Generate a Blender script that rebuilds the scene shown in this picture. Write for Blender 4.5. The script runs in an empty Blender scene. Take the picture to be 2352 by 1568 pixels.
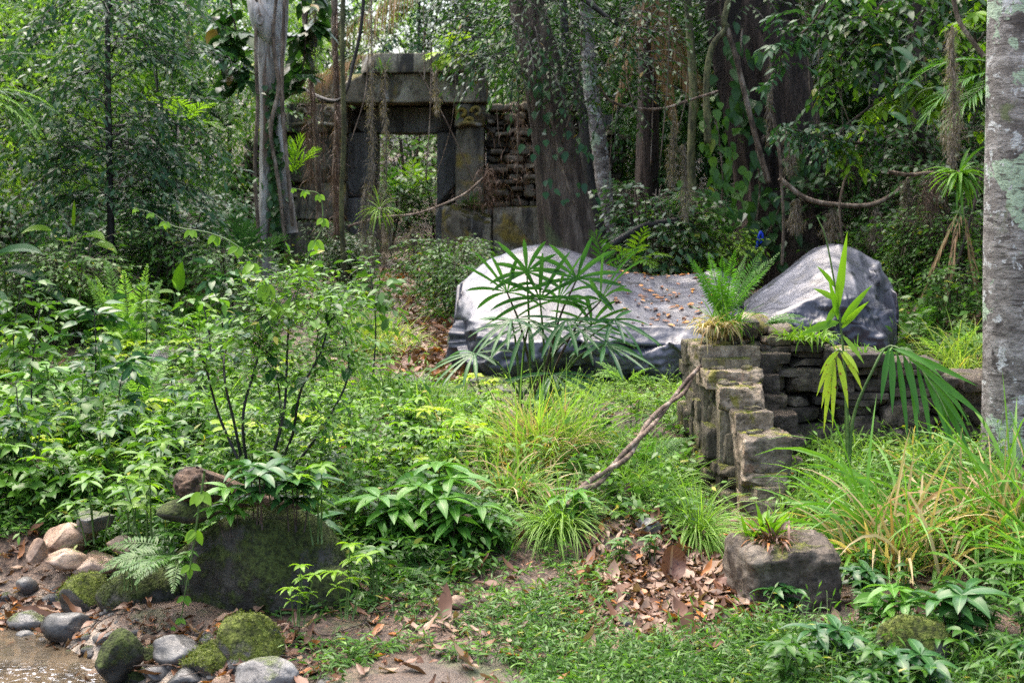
import bpy, bmesh, math
import numpy as np
R = math.radians
C = bpy.context.scene.collection
S = bpy.context.scene
rng = np.random.default_rng(11)

# ---------------------------------------------------------------- camera, sky, sun, exposure
F = 2352 * 50 / 36.0            # focal length in units of a 2352 px wide picture
CAMZ, HOR = 1.7, 450.0
cam = bpy.data.cameras.new('camera'); co = bpy.data.objects.new('camera', cam); C.objects.link(co)
co.location = (0, 0, CAMZ); co.rotation_euler = (R(90), 0, 0)
cam.lens = 50; cam.sensor_width = 36; cam.shift_y = -(784 - HOR) / 2352
cam.clip_end = 500
cam.dof.use_dof = True; cam.dof.focus_distance = 6.7; cam.dof.aperture_fstop = 5.0
S.camera = co
SUN_EL, SUN_AZ = 66, 325        # azimuth clockwise from +Y (north)
w = bpy.data.worlds.new('World'); S.world = w; w.use_nodes = True
nt = w.node_tree; bg = nt.nodes['Background']
sky = nt.nodes.new('ShaderNodeTexSky'); sky.sky_type = 'NISHITA'; sky.sun_disc = False
sky.sun_elevation = R(SUN_EL); sky.sun_rotation = R(SUN_AZ); sky.air_density = 1.0; sky.dust_density = 6.0; sky.ozone_density = 1.0
nt.links.new(sky.outputs[0], bg.inputs[0]); bg.inputs[1].default_value = 0.15
sl = bpy.data.lights.new('sun', 'SUN'); sl.energy = 1.0; sl.angle = R(80); sl.color = (1, .985, .95)
so = bpy.data.objects.new('sun', sl); C.objects.link(so); so.location = (0, 0, 20)
so.rotation_euler = (R(90 - SUN_EL), 0, R(180 - SUN_AZ))
S.view_settings.view_transform = 'Standard'; S.view_settings.look = 'None'
S.view_settings.exposure = 2.06; S.view_settings.gamma = 1.0
S.render.engine = 'CYCLES'
cy = S.cycles; cy.max_bounces = 5; cy.diffuse_bounces = 3; cy.glossy_bounces = 2; cy.transmission_bounces = 4
cy.transparent_max_bounces = 4; cy.caustics_reflective = False; cy.caustics_refractive = False
cy.use_denoising = False; cy.sample_clamp_indirect = 2.0

# ---------------------------------------------------------------- small numeric helpers
def A(*v): return np.array(v, float)
def nrm(v): return v / np.maximum(np.linalg.norm(v, axis=-1, keepdims=True), 1e-9)
def sst(a, b, x): t = np.clip((x - a) / (b - a), 0, 1); return t * t * (3 - 2 * t)
def _h(ix, iy, iz, s):
    n = (ix.astype(np.int64) * 374761393 + iy.astype(np.int64) * 668265263 + iz.astype(np.int64) * 2147483647 + s * 1274126177) & 0xffffffff
    n = ((n ^ (n >> 13)) * 1274126177) & 0xffffffff
    return ((n ^ (n >> 16)) & 0xffff) / 65535.0
def vn(p, s=0):
    i = np.floor(p); f = p - i; f = f * f * (3 - 2 * f); i = i.astype(np.int64); r = 0
    for a in (0, 1):
        for b in (0, 1):
            for c in (0, 1):
                wt = (f[..., 0] if a else 1 - f[..., 0]) * (f[..., 1] if b else 1 - f[..., 1]) * (f[..., 2] if c else 1 - f[..., 2])
                r = r + wt * _h(i[..., 0] + a, i[..., 1] + b, i[..., 2] + c, s)
    return r
def fbm(p, o=4, s=0, ridged=False):
    r = 0; a = .5
    for k in range(o):
        v = vn(p * 2 ** k + 13.7 * k, s + k)
        if ridged: v = 1 - np.abs(2 * v - 1)
        r = r + a * v; a *= .5
    return r
def spline(pts, n):
    p = np.array(pts, float); p = np.vstack([2 * p[0] - p[1], p, 2 * p[-1] - p[-2]])
    t = np.linspace(0, len(p) - 3 - 1e-6, n); k = t.astype(int); u = (t - k)[:, None]
    a, b, c, d = p[k], p[k + 1], p[k + 2], p[k + 3]
    return .5 * (2 * b + (c - a) * u + (2 * a - 5 * b + 4 * c - d) * u ** 2 + (3 * b - a - 3 * c + d) * u ** 3)
def rnd(n, a=0., b=1.): return rng.uniform(a, b, n)
def rdir(n): return nrm(rng.normal(size=(n, 3)))

# ---------------------------------------------------------------- the lie of the land
CH = np.array([(-5.5, 5.3), (-3.2, 5.25), (-2.0, 5.0), (-1.6, 4.1), (-1.2, 2.6), (-.8, 0), (-1.2, -6), (-3, -20)])
def seg_d(x, y):
    d = np.full(np.shape(x), 99.)
    for a, b in zip(CH[:-1], CH[1:]):
        ab = b - a; t = np.clip(((x - a[0]) * ab[0] + (y - a[1]) * ab[1]) / (ab @ ab), 0, 1)
        d = np.minimum(d, np.hypot(x - a[0] - t * ab[0], y - a[1] - t * ab[1]))
    return d
def terr(x, y):
    x = np.asarray(x, float); y = np.asarray(y, float)
    z = np.interp(y, [-30, 3, 5, 6.3, 6.8, 7.3, 8.3, 10, 14, 20, 23, 28, 40, 90], [-.2, -.05, 0, .05, .22, .27, .32, .4, .62, .68, .95, 1.8, 3.6, 8])
    z = z + .13 * np.exp(-((x + 1.05) / .5) ** 2 - ((y - 6.5) / .4) ** 2)
    z = z - .24 * np.exp(-((x - 1.14) / .30) ** 2 - ((y - 7.3) / .95) ** 4)
    z = z - .16 * sst(-1.5, -2.1, x) * sst(7.2, 6.2, y) * sst(4.5, 6.2, y)
    z = z + .2 * np.maximum(0, x - 2.3) * sst(9, 13, y) * sst(26, 18, y)
    z = z + .02 * np.maximum(0, np.abs(x) - 5) ** 1.4 * sst(6, 14, y)
    z = z - .30 * sst(1.0, .25, seg_d(x, y))
    p = np.stack([x, y, 0 * x], -1)
    return z + .10 * (fbm(p * .9, 3, 5) - .45) * sst(4, 8, y) + .045 * (fbm(p * 4, 3, 9) - .45)
def P(px, py, Y): return A((px - 1176) * Y / F, Y, CAMZ - (py - HOR) * Y / F)
def G(px, Y, dz=0.):
    x = (px - 1176) * Y / F; return A(x, Y, float(terr(x, Y)) + dz)
def GP(px, py):                 # the spot of ground seen at a point of the photograph
    Y = np.linspace(4, 60, 6000); x = (px - 1176) * Y / F
    h = CAMZ - (py - HOR) * Y / F - terr(x, Y); k = int(np.argmax(h < 0)) or 5999
    return A(x[k], Y[k], float(terr(x[k], Y[k])))
def inpoly(x, y, poly):
    c = np.zeros(len(x), bool); q = poly[-1]
    for p in poly:
        k = ((p[1] > y) != (q[1] > y)) & (x < (q[0] - p[0]) * (y - p[1]) / (q[1] - p[1] + 1e-12) + p[0]); c ^= k; q = p
    return c
def scatter(n, poly, Ya, Yb, lam=1.6):      # ground points of a patch
    out = []; tot = 0; mx = max(abs(p[0] - 1176) for p in poly) / F
    for _ in range(400):
        m = max(n * 4, 400); u = rnd(m); k = .999 - lam
        Y = (Ya ** k + u * (Yb ** k - Ya ** k)) ** (1 / k); x = rnd(m, -mx, mx) * Y
        z = terr(x, Y); px = 1176 + x * F / Y; py = HOR + (CAMZ - z) * F / Y
        s = inpoly(px, py, poly); out.append(np.stack([x, Y, z], -1)[s]); tot += s.sum()
        if tot >= n: break
    return np.concatenate(out)[:n]

# ---------------------------------------------------------------- meshes
ORG = {}
class MB:
    def __init__(s): s.v = []; s.f4 = []; s.f3 = []; s.uv = []; s.n = 0
    def add(s, v, f, uv=None):
        v = np.asarray(v, float).reshape(-1, 3); f = np.asarray(f, int)
        (s.f4 if f.shape[-1] == 4 else s.f3).append(f.reshape(-1, f.shape[-1]) + s.n)
        s.v.append(v); s.uv.append(np.zeros((len(v), 2)) if uv is None else np.asarray(uv, float).reshape(-1, 2)); s.n += len(v)
        return s
    def extra(s, f):                    # more faces on the verts just added
        f = np.asarray(f, int); (s.f4 if f.shape[-1] == 4 else s.f3).append(f)
    def build(s, name, m, parent=None, loc=None, smooth=True):
        org = ORG[parent.name] if parent is not None else (A(*loc) if loc is not None else A(0, 0, 0))
        v = np.concatenate(s.v) - org
        q = np.concatenate(s.f4) if s.f4 else np.zeros((0, 4), int); t = np.concatenate(s.f3) if s.f3 else np.zeros((0, 3), int)
        me = bpy.data.meshes.new(name); me.vertices.add(len(v)); me.vertices.foreach_set('co', v.astype(np.float32).ravel())
        li = np.concatenate([q.ravel(), t.ravel()]).astype(np.int32)
        me.loops.add(len(li)); me.loops.foreach_set('vertex_index', li)
        st = np.concatenate([np.arange(len(q)) * 4, len(q) * 4 + np.arange(len(t)) * 3]).astype(np.int32)
        me.polygons.add(len(st)); me.polygons.foreach_set('loop_start', st)
        me.polygons.foreach_set('use_smooth', np.full(len(st), smooth))
        uv = me.uv_layers.new(name='UVMap'); uv.data.foreach_set('uv', np.concatenate(s.uv)[li].astype(np.float32).ravel())
        me.update(calc_edges=True); me.validate()
        me.materials.append(m)
        o = bpy.data.objects.new(name, me); C.objects.link(o)
        if parent is not None: o.parent = parent
        else: o.location = org
        ORG[o.name] = org
        return o
def tag(o, label=None, cat=None, group=None, kind=None):
    if label: o['label'] = label
    if cat: o['category'] = cat
    if group: o['group'] = group
    if kind: o['kind'] = kind
    return o
def thing(name, label, cat, loc, group=None):
    o = bpy.data.objects.new(name, None); C.objects.link(o); o.location = tuple(loc); o.empty_display_size = .1
    ORG[o.name] = A(*loc); return tag(o, label, cat, group)
def dup(root, loc, rz=0., sc=1., label=None, group=None, tilt=(0, 0)):
    r = root.copy(); C.objects.link(r); r.location = tuple(loc); r.rotation_euler = (tilt[0], tilt[1], rz)
    r.scale = (sc, sc, sc) if np.isscalar(sc) else sc
    if label: r['label'] = label
    if group: r['group'] = group
    for ch in list(root.children):
        c = ch.copy(); C.objects.link(c); c.parent = r
        for g in ch.children:
            d = g.copy(); C.objects.link(d); d.parent = c
    return r
class Kind:                     # a prototype: the first placing moves it, later ones copy it
    def __init__(s, root): s.root = root; s.used = False
    def put(s, loc, rz=0., sc=1., label=None, group=None, tilt=(0, 0)):
        if s.used: return dup(s.root, loc, rz, sc, label, group, tilt)
        s.used = True; r = s.root; r.location = tuple(loc); r.rotation_euler = (tilt[0], tilt[1], rz); r.scale = (sc, sc, sc) if np.isscalar(sc) else sc
        if label: r['label'] = label
        if group: r['group'] = group
        return r

ROUND = lambda t: np.interp(t, [0, .1, .35, .65, .88, 1], [.08, .45, .95, 1, .65, .12])
LANCE = lambda t: np.interp(t, [0, .12, .4, .75, 1], [.06, .62, 1, .55, .02])
OVATE = lambda t: np.interp(t, [0, .1, .3, .6, .85, 1], [.05, .7, 1, .85, .4, .02])
BLADE = lambda t: np.interp(t, [0, .15, .5, .8, 1], [.55, .9, 1, .62, .02])
HEART = lambda t: np.interp(t, [0, .08, .25, .5, .8, 1], [.5, .9, 1, .85, .4, .02])
FANS = lambda t: np.interp(t, [0, .3, .6, .9, 1], [.15, .75, 1, .7, .15])
def ribbons(mb, o, d, n, L, W, bend=0., segs=4, prof=LANCE, fold=.15, cols=3, wave=0.):
    o = np.atleast_2d(o); N = len(o); d = nrm(np.broadcast_to(d, (N, 3))); n = np.broadcast_to(n, (N, 3))
    L = np.broadcast_to(L, N)[:, None]; W = np.broadcast_to(W, N)[:, None]; bend = np.broadcast_to(bend, N)[:, None]
    side = np.cross(d, n); bad = np.linalg.norm(side, axis=-1) < .05
    side[bad] = np.cross(d[bad], A(1, .3, .1)); side = nrm(side)
    g = A(0, 0, -1.); p = o.astype(float); rows = []; uvs = []; us = np.linspace(0, 1, cols)
    ph = rnd(N, 0, 6.28)[:, None]
    for k in range(segs + 1):
        t = k / segs; s = nrm(side - d * (side * d).sum(-1, keepdims=True)); nn = np.cross(s, d); wd = W * .5 * prof(t)
        for u in us:
            off = 2 * u - 1
            q = p + s * wd * off + nn * (abs(off) - .5) * wd * 2 * fold
            if wave and off: q = q + nn * wave * W * np.sin(ph + 9 * t + 2 * off)
            rows.append(q); uvs.append((u, t))
        if k < segs:
            d = nrm(d + g * bend / segs); p = p + d * L / segs
    V = np.stack(rows, 1); K = (segs + 1) * cols
    f = np.array([(k * cols + c, k * cols + c + 1, (k + 1) * cols + c + 1, (k + 1) * cols + c) for k in range(segs) for c in range(cols - 1)])
    f = (np.arange(N)[:, None, None] * K + f[None]).reshape(-1, 4)
    mb.add(V, f, np.broadcast_to(np.array(uvs)[None], (N, K, 2)))
    return p                    # the tips
def tubes(mb, paths, rad, ns=6, cap=True):
    paths = np.asarray(paths, float)
    if paths.ndim == 2: paths = paths[None]
    N, K, _ = paths.shape; rad = np.asarray(rad, float)
    if rad.ndim == 0: rad = np.full((1, K), float(rad))
    if rad.ndim == 1: rad = rad[None]
    if rad.ndim == 2: rad = rad[None] if N == 1 and rad.shape[0] == K else rad[..., None]
    rad = np.broadcast_to(rad, (N, K, ns))
    t = nrm(np.gradient(paths, axis=1)); m = nrm(t.mean(1)); ref = np.where(np.abs(m[:, 2:3]) < .75, A(0, 0, 1.), A(0, 1., 0))[:, None, :]
    a = nrm(np.cross(t, ref)); b = np.cross(t, a); th = np.arange(ns) * 2 * np.pi / ns
    V = paths[:, :, None] + rad[..., None] * (a[:, :, None] * np.cos(th)[None, None, :, None] + b[:, :, None] * np.sin(th)[None, None, :, None])
    k, c = np.meshgrid(np.arange(K - 1), np.arange(ns), indexing='ij'); c2 = (c + 1) % ns
    f = np.stack([k * ns + c, k * ns + c2, (k + 1) * ns + c2, (k + 1) * ns + c], -1).reshape(-1, 4)
    base = mb.n
    uv = np.stack(np.meshgrid(np.linspace(0, 1, K), np.arange(ns) / ns, indexing='ij')[::-1], -1)
    mb.add(V, (np.arange(N)[:, None, None] * K * ns + f[None]).reshape(-1, 4), np.broadcast_to(uv[None], (N, K, ns, 2)))
    if cap and ns > 2:
        for e in (0, K - 1):
            tri = np.array([(e * ns, e * ns + i, e * ns + i + 1) for i in range(1, ns - 1)])
            mb.extra((np.arange(N)[:, None, None] * K * ns + tri[None]).reshape(-1, 3) + base)
    return V
def droop_path(o, d, L, bend, K):
    o = np.atleast_2d(o); d = nrm(np.broadcast_to(d, o.shape)); L = np.broadcast_to(L, len(o))[:, None]; bend = np.broadcast_to(bend, len(o))[:, None]
    p = o.astype(float); out = [p]; ds = [d]
    for k in range(K - 1):
        d = nrm(d + A(0, 0, -1.) * bend / (K - 1)); p = p + d * L / (K - 1); out.append(p); ds.append(d)
    return np.stack(out, 1), np.stack(ds, 1)
def sprays(lm, sm, o, d, L, K=8, ll=.1, lw=.04, droop=.6, tw=.004, segs=2, prof=OVATE, cols=2, ang=1.0, jit=.35, lb=.5, skip=1, fold=.1):
    """leafy twigs: leaves stand alternately left and right of each twig and one ends it"""
    M = len(o); pth, ds = droop_path(o, d, L, droop, K + skip)
    if sm is not None: tubes(sm, pth, np.linspace(1, .35, K + skip)[None] * tw, 3, False)
    P0 = pth[:, skip:].reshape(-1, 3); D0 = ds[:, skip:].reshape(-1, 3); n = len(P0)
    side = nrm(np.cross(D0, A(0, 0, 1.)) + 1e-4); sg = np.tile(np.where(np.arange(K) % 2, 1., -1.), M)[:, None]
    a = np.tile(np.where(np.arange(K) == K - 1, .1, 1.), M)[:, None] * ang
    dd = nrm(D0 * np.cos(a) + side * sg * np.sin(a) + rng.normal(size=(n, 3)) * jit * .5)
    nn = nrm(A(0, 0, 1.) + rng.normal(size=(n, 3)) * jit)
    s = rnd(n, .7, 1.15)
    ribbons(lm, P0, dd, nn, ll * s, lw * s, lb, segs, prof, fold, cols)
def frond(lm, sm, base, d, L, n=20, ll=.3, lw=.03, bend=.8, ang=1.0, lb=.5, segs=3, bare=.15, tw=.006, shape=None, up=None, jit=.08, fold=.15, prof=LANCE, cols=3, vee=.25, one=False):
    """a feather leaf: leaflets in two rows along a bent midrib"""
    pth, ds = droop_path(A(*base)[None], A(*d), L, bend, 24); pth, ds = pth[0], ds[0]
    tubes(sm, pth, np.linspace(1, .25, 24) * tw, 4, False)
    t = np.linspace(bare, 1, n); idx = t * 23; k = np.minimum(idx.astype(int), 22); f = (idx - k)[:, None]
    p = pth[k] * (1 - f) + pth[k + 1] * f; D = nrm(ds[k] * (1 - f) + ds[k + 1] * f)
    upv = A(0, 0, 1.) if up is None else A(*up)
    sd = nrm(np.cross(D, upv) + 1e-5); nn = np.cross(sd, D)
    u = (t - bare) / (1 - bare); sh = shape(u) if shape else np.interp(u, [0, .2, .5, 1], [.6, 1, .95, .35])
    aa = ang * np.interp(u, [0, 1], [1.15, .5])[:, None]
    for s in ((1,) if one else (1, -1)):
        dd = nrm(D * np.cos(aa) + sd * s * np.sin(aa) + nn * vee + rng.normal(size=(n, 3)) * jit)
        ribbons(lm, p, dd, nn + rng.normal(size=(n, 3)) * jit, ll * sh * rnd(n, .9, 1.08), lw * np.clip(sh, .5, 1), lb, segs, prof, fold, cols)
def tuft(mb, o, n, L, W, spread=.5, bend=1.2, r=.05, segs=6, lean=(0, 0, 0), prof=BLADE, fold=.12, cols=3):
    th = rnd(n, 0, 6.283); q = np.sqrt(rnd(n)); oo = A(o[0], o[1], o[2] or 0) + np.stack([np.cos(th) * q * r, np.sin(th) * q * r, 0 * q], -1)
    sub = A(*o)[:2] + rng.normal(size=(7, 2)) * r * .6; kk = rng.integers(0, 7, n); oo[:, :2] = oo[:, :2] * .45 + sub[kk] * .55
    if o[2] is None: oo[:, 2] = terr(oo[:, 0], oo[:, 1]) - .01
    th = th + rng.normal(size=n) * .9; lean = A(*lean) + (rng.normal(size=(7, 3)) * .28 * A(1, 1, 0))[kk]; sp = spread * rnd(n, .2, 1.1)
    d = nrm(np.stack([np.cos(th) * sp, np.sin(th) * sp, np.ones(n)], -1) + lean)
    nn = nrm(A(0, 0, 1.) * .6 + np.stack([np.cos(th), np.sin(th), 0 * th], -1) * -.8 + rng.normal(size=(n, 3)) * .25)
    ribbons(mb, oo, d, nn, L * rnd(n, .45, 1.1), W * rnd(n, .6, 1.1), bend * rng.lognormal(-.1, .45, n), segs, prof, fold, cols)

# ---------------------------------------------------------------- materials
class NT:
    def __init__(s, name):
        s.m = bpy.data.materials.new(name); s.m.use_nodes = True; s.t = s.m.node_tree; s.t.nodes.clear()
        s.out = s.t.nodes.new('ShaderNodeOutputMaterial')
    def n(s, typ, **kw):
        nd = s.t.nodes.new('ShaderNode' + typ)
        for k, v in kw.items():
            if k[0] == '_': setattr(nd, k[1:], v)
            else:
                i = nd.inputs[int(k[1:])] if k[0] == 'i' and k[1:].isdigit() else nd.inputs[k.replace('__', ' ')]
                if isinstance(v, bpy.types.NodeSocket): s.t.links.new(v, i)
                else: i.default_value = v
        return nd
    def math(s, op, a, b=0., c=0.): return s.n('Math', _operation=op, i0=a, i1=b, i2=c).outputs[0]
    def mix(s, f, a, b, blend='MIX'):
        nd = s.n('Mix', _data_type='RGBA', _blend_type=blend)
        for i, v in ((0, f), (6, a), (7, b)):
            if isinstance(v, bpy.types.NodeSocket): s.t.links.new(v, nd.inputs[i])
            else: nd.inputs[i].default_value = v if i == 0 else (*v, 1)
        return nd.outputs[2]
    def noise(s, vec, scale, detail=4., rough=.55, dist=0.): return s.n('TexNoise', Vector=vec, Scale=scale, Detail=detail, Roughness=rough, Distortion=dist).outputs[0]
    def ramp(s, f, a, b): return s.n('MapRange', _interpolation_type='SMOOTHSTEP', i0=f, i1=a, i2=b).outputs[0]
    def scale(s, vec, sc): return s.n('Mapping', Vector=vec, Scale=sc).outputs[0]
    def link(s, a, b): s.t.links.new(a, b)
def leaf(name, c1, c2, rough=.38, tr=.35, vein=None, spot=None, spec=.5, c3=None, p3=.9):
    T = NT(name); ri = T.n('NewGeometry').outputs['Random Per Island']; oi = T.n('ObjectInfo').outputs['Random']
    pos = T.n('NewGeometry').outputs['Position']
    f = T.math('FRACT', T.math('ADD', ri, oi)); nz = T.noise(pos, 1.3, 2.)
    col = T.mix(T.math('ADD', T.math('MULTIPLY', f, .6), T.math('MULTIPLY', T.ramp(nz, .3, .7), .4)), c1, c2)
    if c3: col = T.mix(T.ramp(T.math('FRACT', T.math('MULTIPLY', ri, 7.31)), p3, p3 + .02), col, c3)
    uv = T.n('UVMap').outputs[0]; sx = T.n('SeparateXYZ', i0=uv)
    if vein:
        a = T.math('ABSOLUTE', T.math('SUBTRACT', sx.outputs[0], .5))
        lat = T.math('SINE', T.math('MULTIPLY', T.math('SUBTRACT', sx.outputs[1], T.math('MULTIPLY', a, .5)), 60))
        m = T.math('MAXIMUM', T.ramp(a, .07, .03), T.math('MULTIPLY', T.ramp(lat, .7, 1.), .35)); col = T.mix(m, col, vein)
    if spot: col = T.mix(T.ramp(T.noise(pos, 55, 2.), .62, .68), col, spot)
    pr = T.n('BsdfPrincipled', Base__Color=col, Roughness=rough, i13=spec * .5)
    tcol = T.mix(1., col, (1.25, 1.35, .55), 'MULTIPLY')
    tl = T.n('BsdfTranslucent', Color=tcol)
    T.link(T.n('MixShader', i0=tr, i1=pr.outputs[0], i2=tl.outputs[0]).outputs[0], T.out.inputs[0]); return T.m
def surf(name, stops, scale=4., detail=8., rough=.7, bump=.5, stretch=(1, 1, 1), patches=(), moss=None, dist=0., bscale=None, bdist=.02, spec=.35, wet=None, isl=False):
    """rock, bark, earth: noise colours, patches of another colour, moss on what faces up, a bumpy surface"""
    T = NT(name); oc = T.n('TexCoord').outputs['Object']; rn = T.n('ObjectInfo').outputs['Random']
    v = T.n('VectorMath', _operation='ADD', i0=oc, i1=T.n('CombineXYZ', X=T.math('MULTIPLY', rn, 37.), Y=T.math('MULTIPLY', rn, 11.), Z=0.).outputs[0]).outputs[0]
    vs = T.scale(v, stretch); nz = T.n('MapRange', i0=T.noise(vs, scale, detail, .66, dist), i1=.3, i2=.7).outputs[0]
    cr = T.n('ValToRGB', Fac=nz); e = cr.color_ramp.elements
    while len(e) < len(stops): e.new(.5)
    for k, (p_, c_) in enumerate(stops): e[k].position = p_; e[k].color = (*c_, 1)
    col = cr.outputs[0]; ro = rough
    for (c_, sc_, lo, hi, st_) in patches:
        col = T.mix(T.ramp(T.noise(T.scale(v, st_), sc_, 5., .6, .4), lo, hi), col, c_)
    if isl: col = T.mix(1., col, T.n('CombineXYZ', X=T.n('MapRange', i0=T.n('NewGeometry').outputs['Random Per Island'], i3=.5, i4=1.35).outputs[0], Y=T.n('MapRange', i0=T.n('NewGeometry').outputs['Random Per Island'], i3=.5, i4=1.3).outputs[0], Z=T.n('MapRange', i0=T.n('NewGeometry').outputs['Random Per Island'], i3=.52, i4=1.22).outputs[0]).outputs[0], 'MULTIPLY')
    b2 = T.math('ADD', T.noise(vs, bscale or scale * 3, 8., .7), T.math('MULTIPLY', nz, .35)); col = T.mix(T.math('MULTIPLY', T.ramp(T.noise(vs, (bscale or scale * 3) * 1.3, 9., .75, .8), .53, .33), .85), col, tuple(x * .5 for x in stops[0][1]))
    if moss:
        mc, amt = moss; up = T.n('SeparateXYZ', i0=T.n('NewGeometry').outputs['Normal']).outputs[2]
        mk = T.math('ADD', T.math('MULTIPLY', up, .42), T.math('MULTIPLY', T.noise(v, 7., 7., .65), 1.25)); lo = 1.32 - amt
        mcol = T.mix(T.ramp(T.noise(v, 38., 5., .7), .35, .65), tuple(x * .3 for x in mc), tuple(x * 1.5 for x in mc))
        k = T.ramp(mk, lo, lo + .18); col = T.mix(k, col, mcol); ro = T.math('ADD', rough, T.math('MULTIPLY', k, .9 - rough))
        b2 = T.math('ADD', b2, T.math('MULTIPLY', k, T.noise(v, 90., 3.)))
    if wet: ro = T.math('ADD', wet, T.math('MULTIPLY', T.noise(v, 3., 3.), rough - wet))
    bp = T.n('Bump', Strength=bump, Distance=bdist, Height=b2)
    pr = T.n('BsdfPrincipled', Base__Color=col, Roughness=ro, Normal=bp.outputs[0], i13=spec)
    T.link(pr.outputs[0], T.out.inputs[0]); return T.m

M = {}
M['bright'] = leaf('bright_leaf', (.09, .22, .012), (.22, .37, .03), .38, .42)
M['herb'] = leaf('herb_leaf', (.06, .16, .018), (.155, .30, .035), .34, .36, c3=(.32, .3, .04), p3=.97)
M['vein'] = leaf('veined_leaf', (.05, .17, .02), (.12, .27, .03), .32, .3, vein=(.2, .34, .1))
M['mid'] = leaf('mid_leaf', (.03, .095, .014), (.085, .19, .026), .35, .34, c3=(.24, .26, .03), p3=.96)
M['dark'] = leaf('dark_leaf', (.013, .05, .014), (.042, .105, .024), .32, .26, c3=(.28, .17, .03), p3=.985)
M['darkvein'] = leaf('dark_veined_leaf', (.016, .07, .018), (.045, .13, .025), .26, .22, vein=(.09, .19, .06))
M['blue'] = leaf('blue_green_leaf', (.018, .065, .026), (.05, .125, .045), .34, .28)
M['back'] = leaf('far_backlit_leaf', (.09, .20, .02), (.24, .38, .06), .40, .48)  # backlight on the far trees put into a lighter leaf colour
M['yellow'] = leaf('yellow_green_leaf', (.2, .36, .02), (.36, .44, .03), .50, .4, spot=(.2, .1, .02))
M['palm'] = leaf('palm_leaf', (.03, .11, .012), (.07, .2, .022), .34, .32)
M['fan'] = leaf('fan_palm_leaf', (.022, .085, .024), (.06, .165, .04), .27, .28)
M['fern'] = leaf('fern_leaf', (.04, .14, .014), (.09, .23, .026), .46, .42)
M['palefern'] = leaf('pale_fern_leaf', (.14, .29, .05), (.23, .4, .09), .50, .45)
M['grass'] = leaf('grass_blade', (.08, .22, .02), (.18, .35, .05), .36, .36)
M['finegrass'] = leaf('fine_grass_blade', (.13, .27, .03), (.26, .40, .08), .42, .4)
M['yellowgrass'] = leaf('yellowing_grass_blade', (.20, .34, .04), (.38, .44, .12), .44, .4, c3=(.5, .36, .12), p3=.88)
M['straw'] = leaf('straw_blade', (.34, .25, .12), (.52, .42, .22), .50, .3, c3=(.30, .18, .07), p3=.9)
M['dead'] = leaf('dead_leaf', (.05, .022, .012), (.21, .11, .065), .36, .1, c3=(.34, .13, .035), p3=.9)
M['deadvein'] = leaf('veined_dead_leaf', (.12, .05, .03), (.22, .11, .07), .3, .12, vein=(.3, .18, .11), spot=(.06, .025, .015))
M['deadpale'] = leaf('pale_dead_leaf', (.18, .105, .065), (.36, .25, .17), .38, .12, c3=(.38, .14, .03), p3=.9)
M['deadfrond'] = leaf('dead_palm_leaf', (.14, .08, .04), (.36, .23, .12), .50, .15)
M['orange'] = leaf('orange_fallen_leaf', (.38, .12, .018), (.5, .24, .05), .45, .15, c3=(.16, .06, .02), p3=.6)
M['moss'] = leaf('hanging_moss', (.09, .075, .06), (.27, .225, .18), .50, .25)
M['moss2'] = leaf('reddish_root', (.06, .036, .025), (.19, .12, .085), .50, .1)
M['tuftmoss'] = leaf('moss_tuft', (.035, .06, .006), (.14, .17, .015), .50, .25)
M['darkfuzz'] = leaf('dark_moss_tuft', (.018, .028, .004), (.07, .085, .01), .8, .2)
M['stem'] = surf('green_stem', [(.3, (.05, .1, .02)), (.7, (.1, .17, .04))], 9, 3, .5, .1)
M['twig'] = surf('brown_twig', [(.3, (.025, .017, .012)), (.7, (.07, .045, .03))], 9, 4, .6, .2)
M['darkbark'] = surf('dark_bark', [(.3, (.012, .011, .012)), (.7, (.04, .035, .03))], 7, 6, .6, .6, (1, 1, .3))
M['bark_pale'] = surf('pale_trunk', [(.05, (.16, .14, .12)), (.45, (.38, .36, .33)), (.9, (.64, .63, .60))], 3.5, 8, .75, .4, (1, 1, .3),
    [((.13, .09, .065), 6, .50, .60, (1, 1, .12)), ((.05, .08, .03), 4, .62, .70, (1, 1, .3))])
M['bark_flute'] = surf('fluted_bark', [(.05, (.018, .012, .009)), (.5, (.075, .053, .038)), (.95, (.18, .14, .108))], 6, 9, .75, 1., (1.6, 1.6, .22),
    [((.09, .11, .045), 3, .58, .7, (1, 1, .3))], bdist=.03)
M['bark_huge'] = surf('giant_bark', [(.05, (.008, .006, .005)), (.5, (.04, .027, .02)), (.95, (.12, .085, .065))], 5, 9, .8, 1., (2, 2, .16), [((.04, .06, .025), 2.5, .6, .7, (1, 1, .4))], bdist=.04)
M['bark_pink'] = surf('pinkish_bark', [(.3, (.22, .14, .10)), (.55, (.40, .29, .22)), (.7, (.55, .5, .44))], 3, 7, .75, .5, (1, 1, .5))
M['bark_lichen'] = surf('lichen_bark', [(.05, (.07, .06, .053)), (.5, (.19, .172, .155)), (.95, (.36, .34, .32))], 10, 9, .7, .9, (.8, .8, 1.6),
    [((.05, .042, .037), 7, .55, .62, (1, 1, 1.2)), ((.30, .39, .27), 3.3, .545, .56, (1, 1, .9)), ((.43, .44, .43), 11, .59, .61, (1, 1, 1)), ((.06, .05, .043), 16, .58, .64, (.4, .4, 4.)), ((.1, .12, .05), 3, .62, .7, (1, 1, 1))], bdist=.02)
M['liana'] = surf('liana_bark', [(.3, (.07, .05, .035)), (.6, (.19, .14, .1)), (.8, (.3, .25, .2))], 12, 7, .8, .8, (1, 1, .35))
M['liana_green'] = surf('mossy_liana_bark', [(.3, (.06, .06, .03)), (.7, (.17, .17, .07))], 10, 6, .8, .6, (1, 1, .4))
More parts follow.
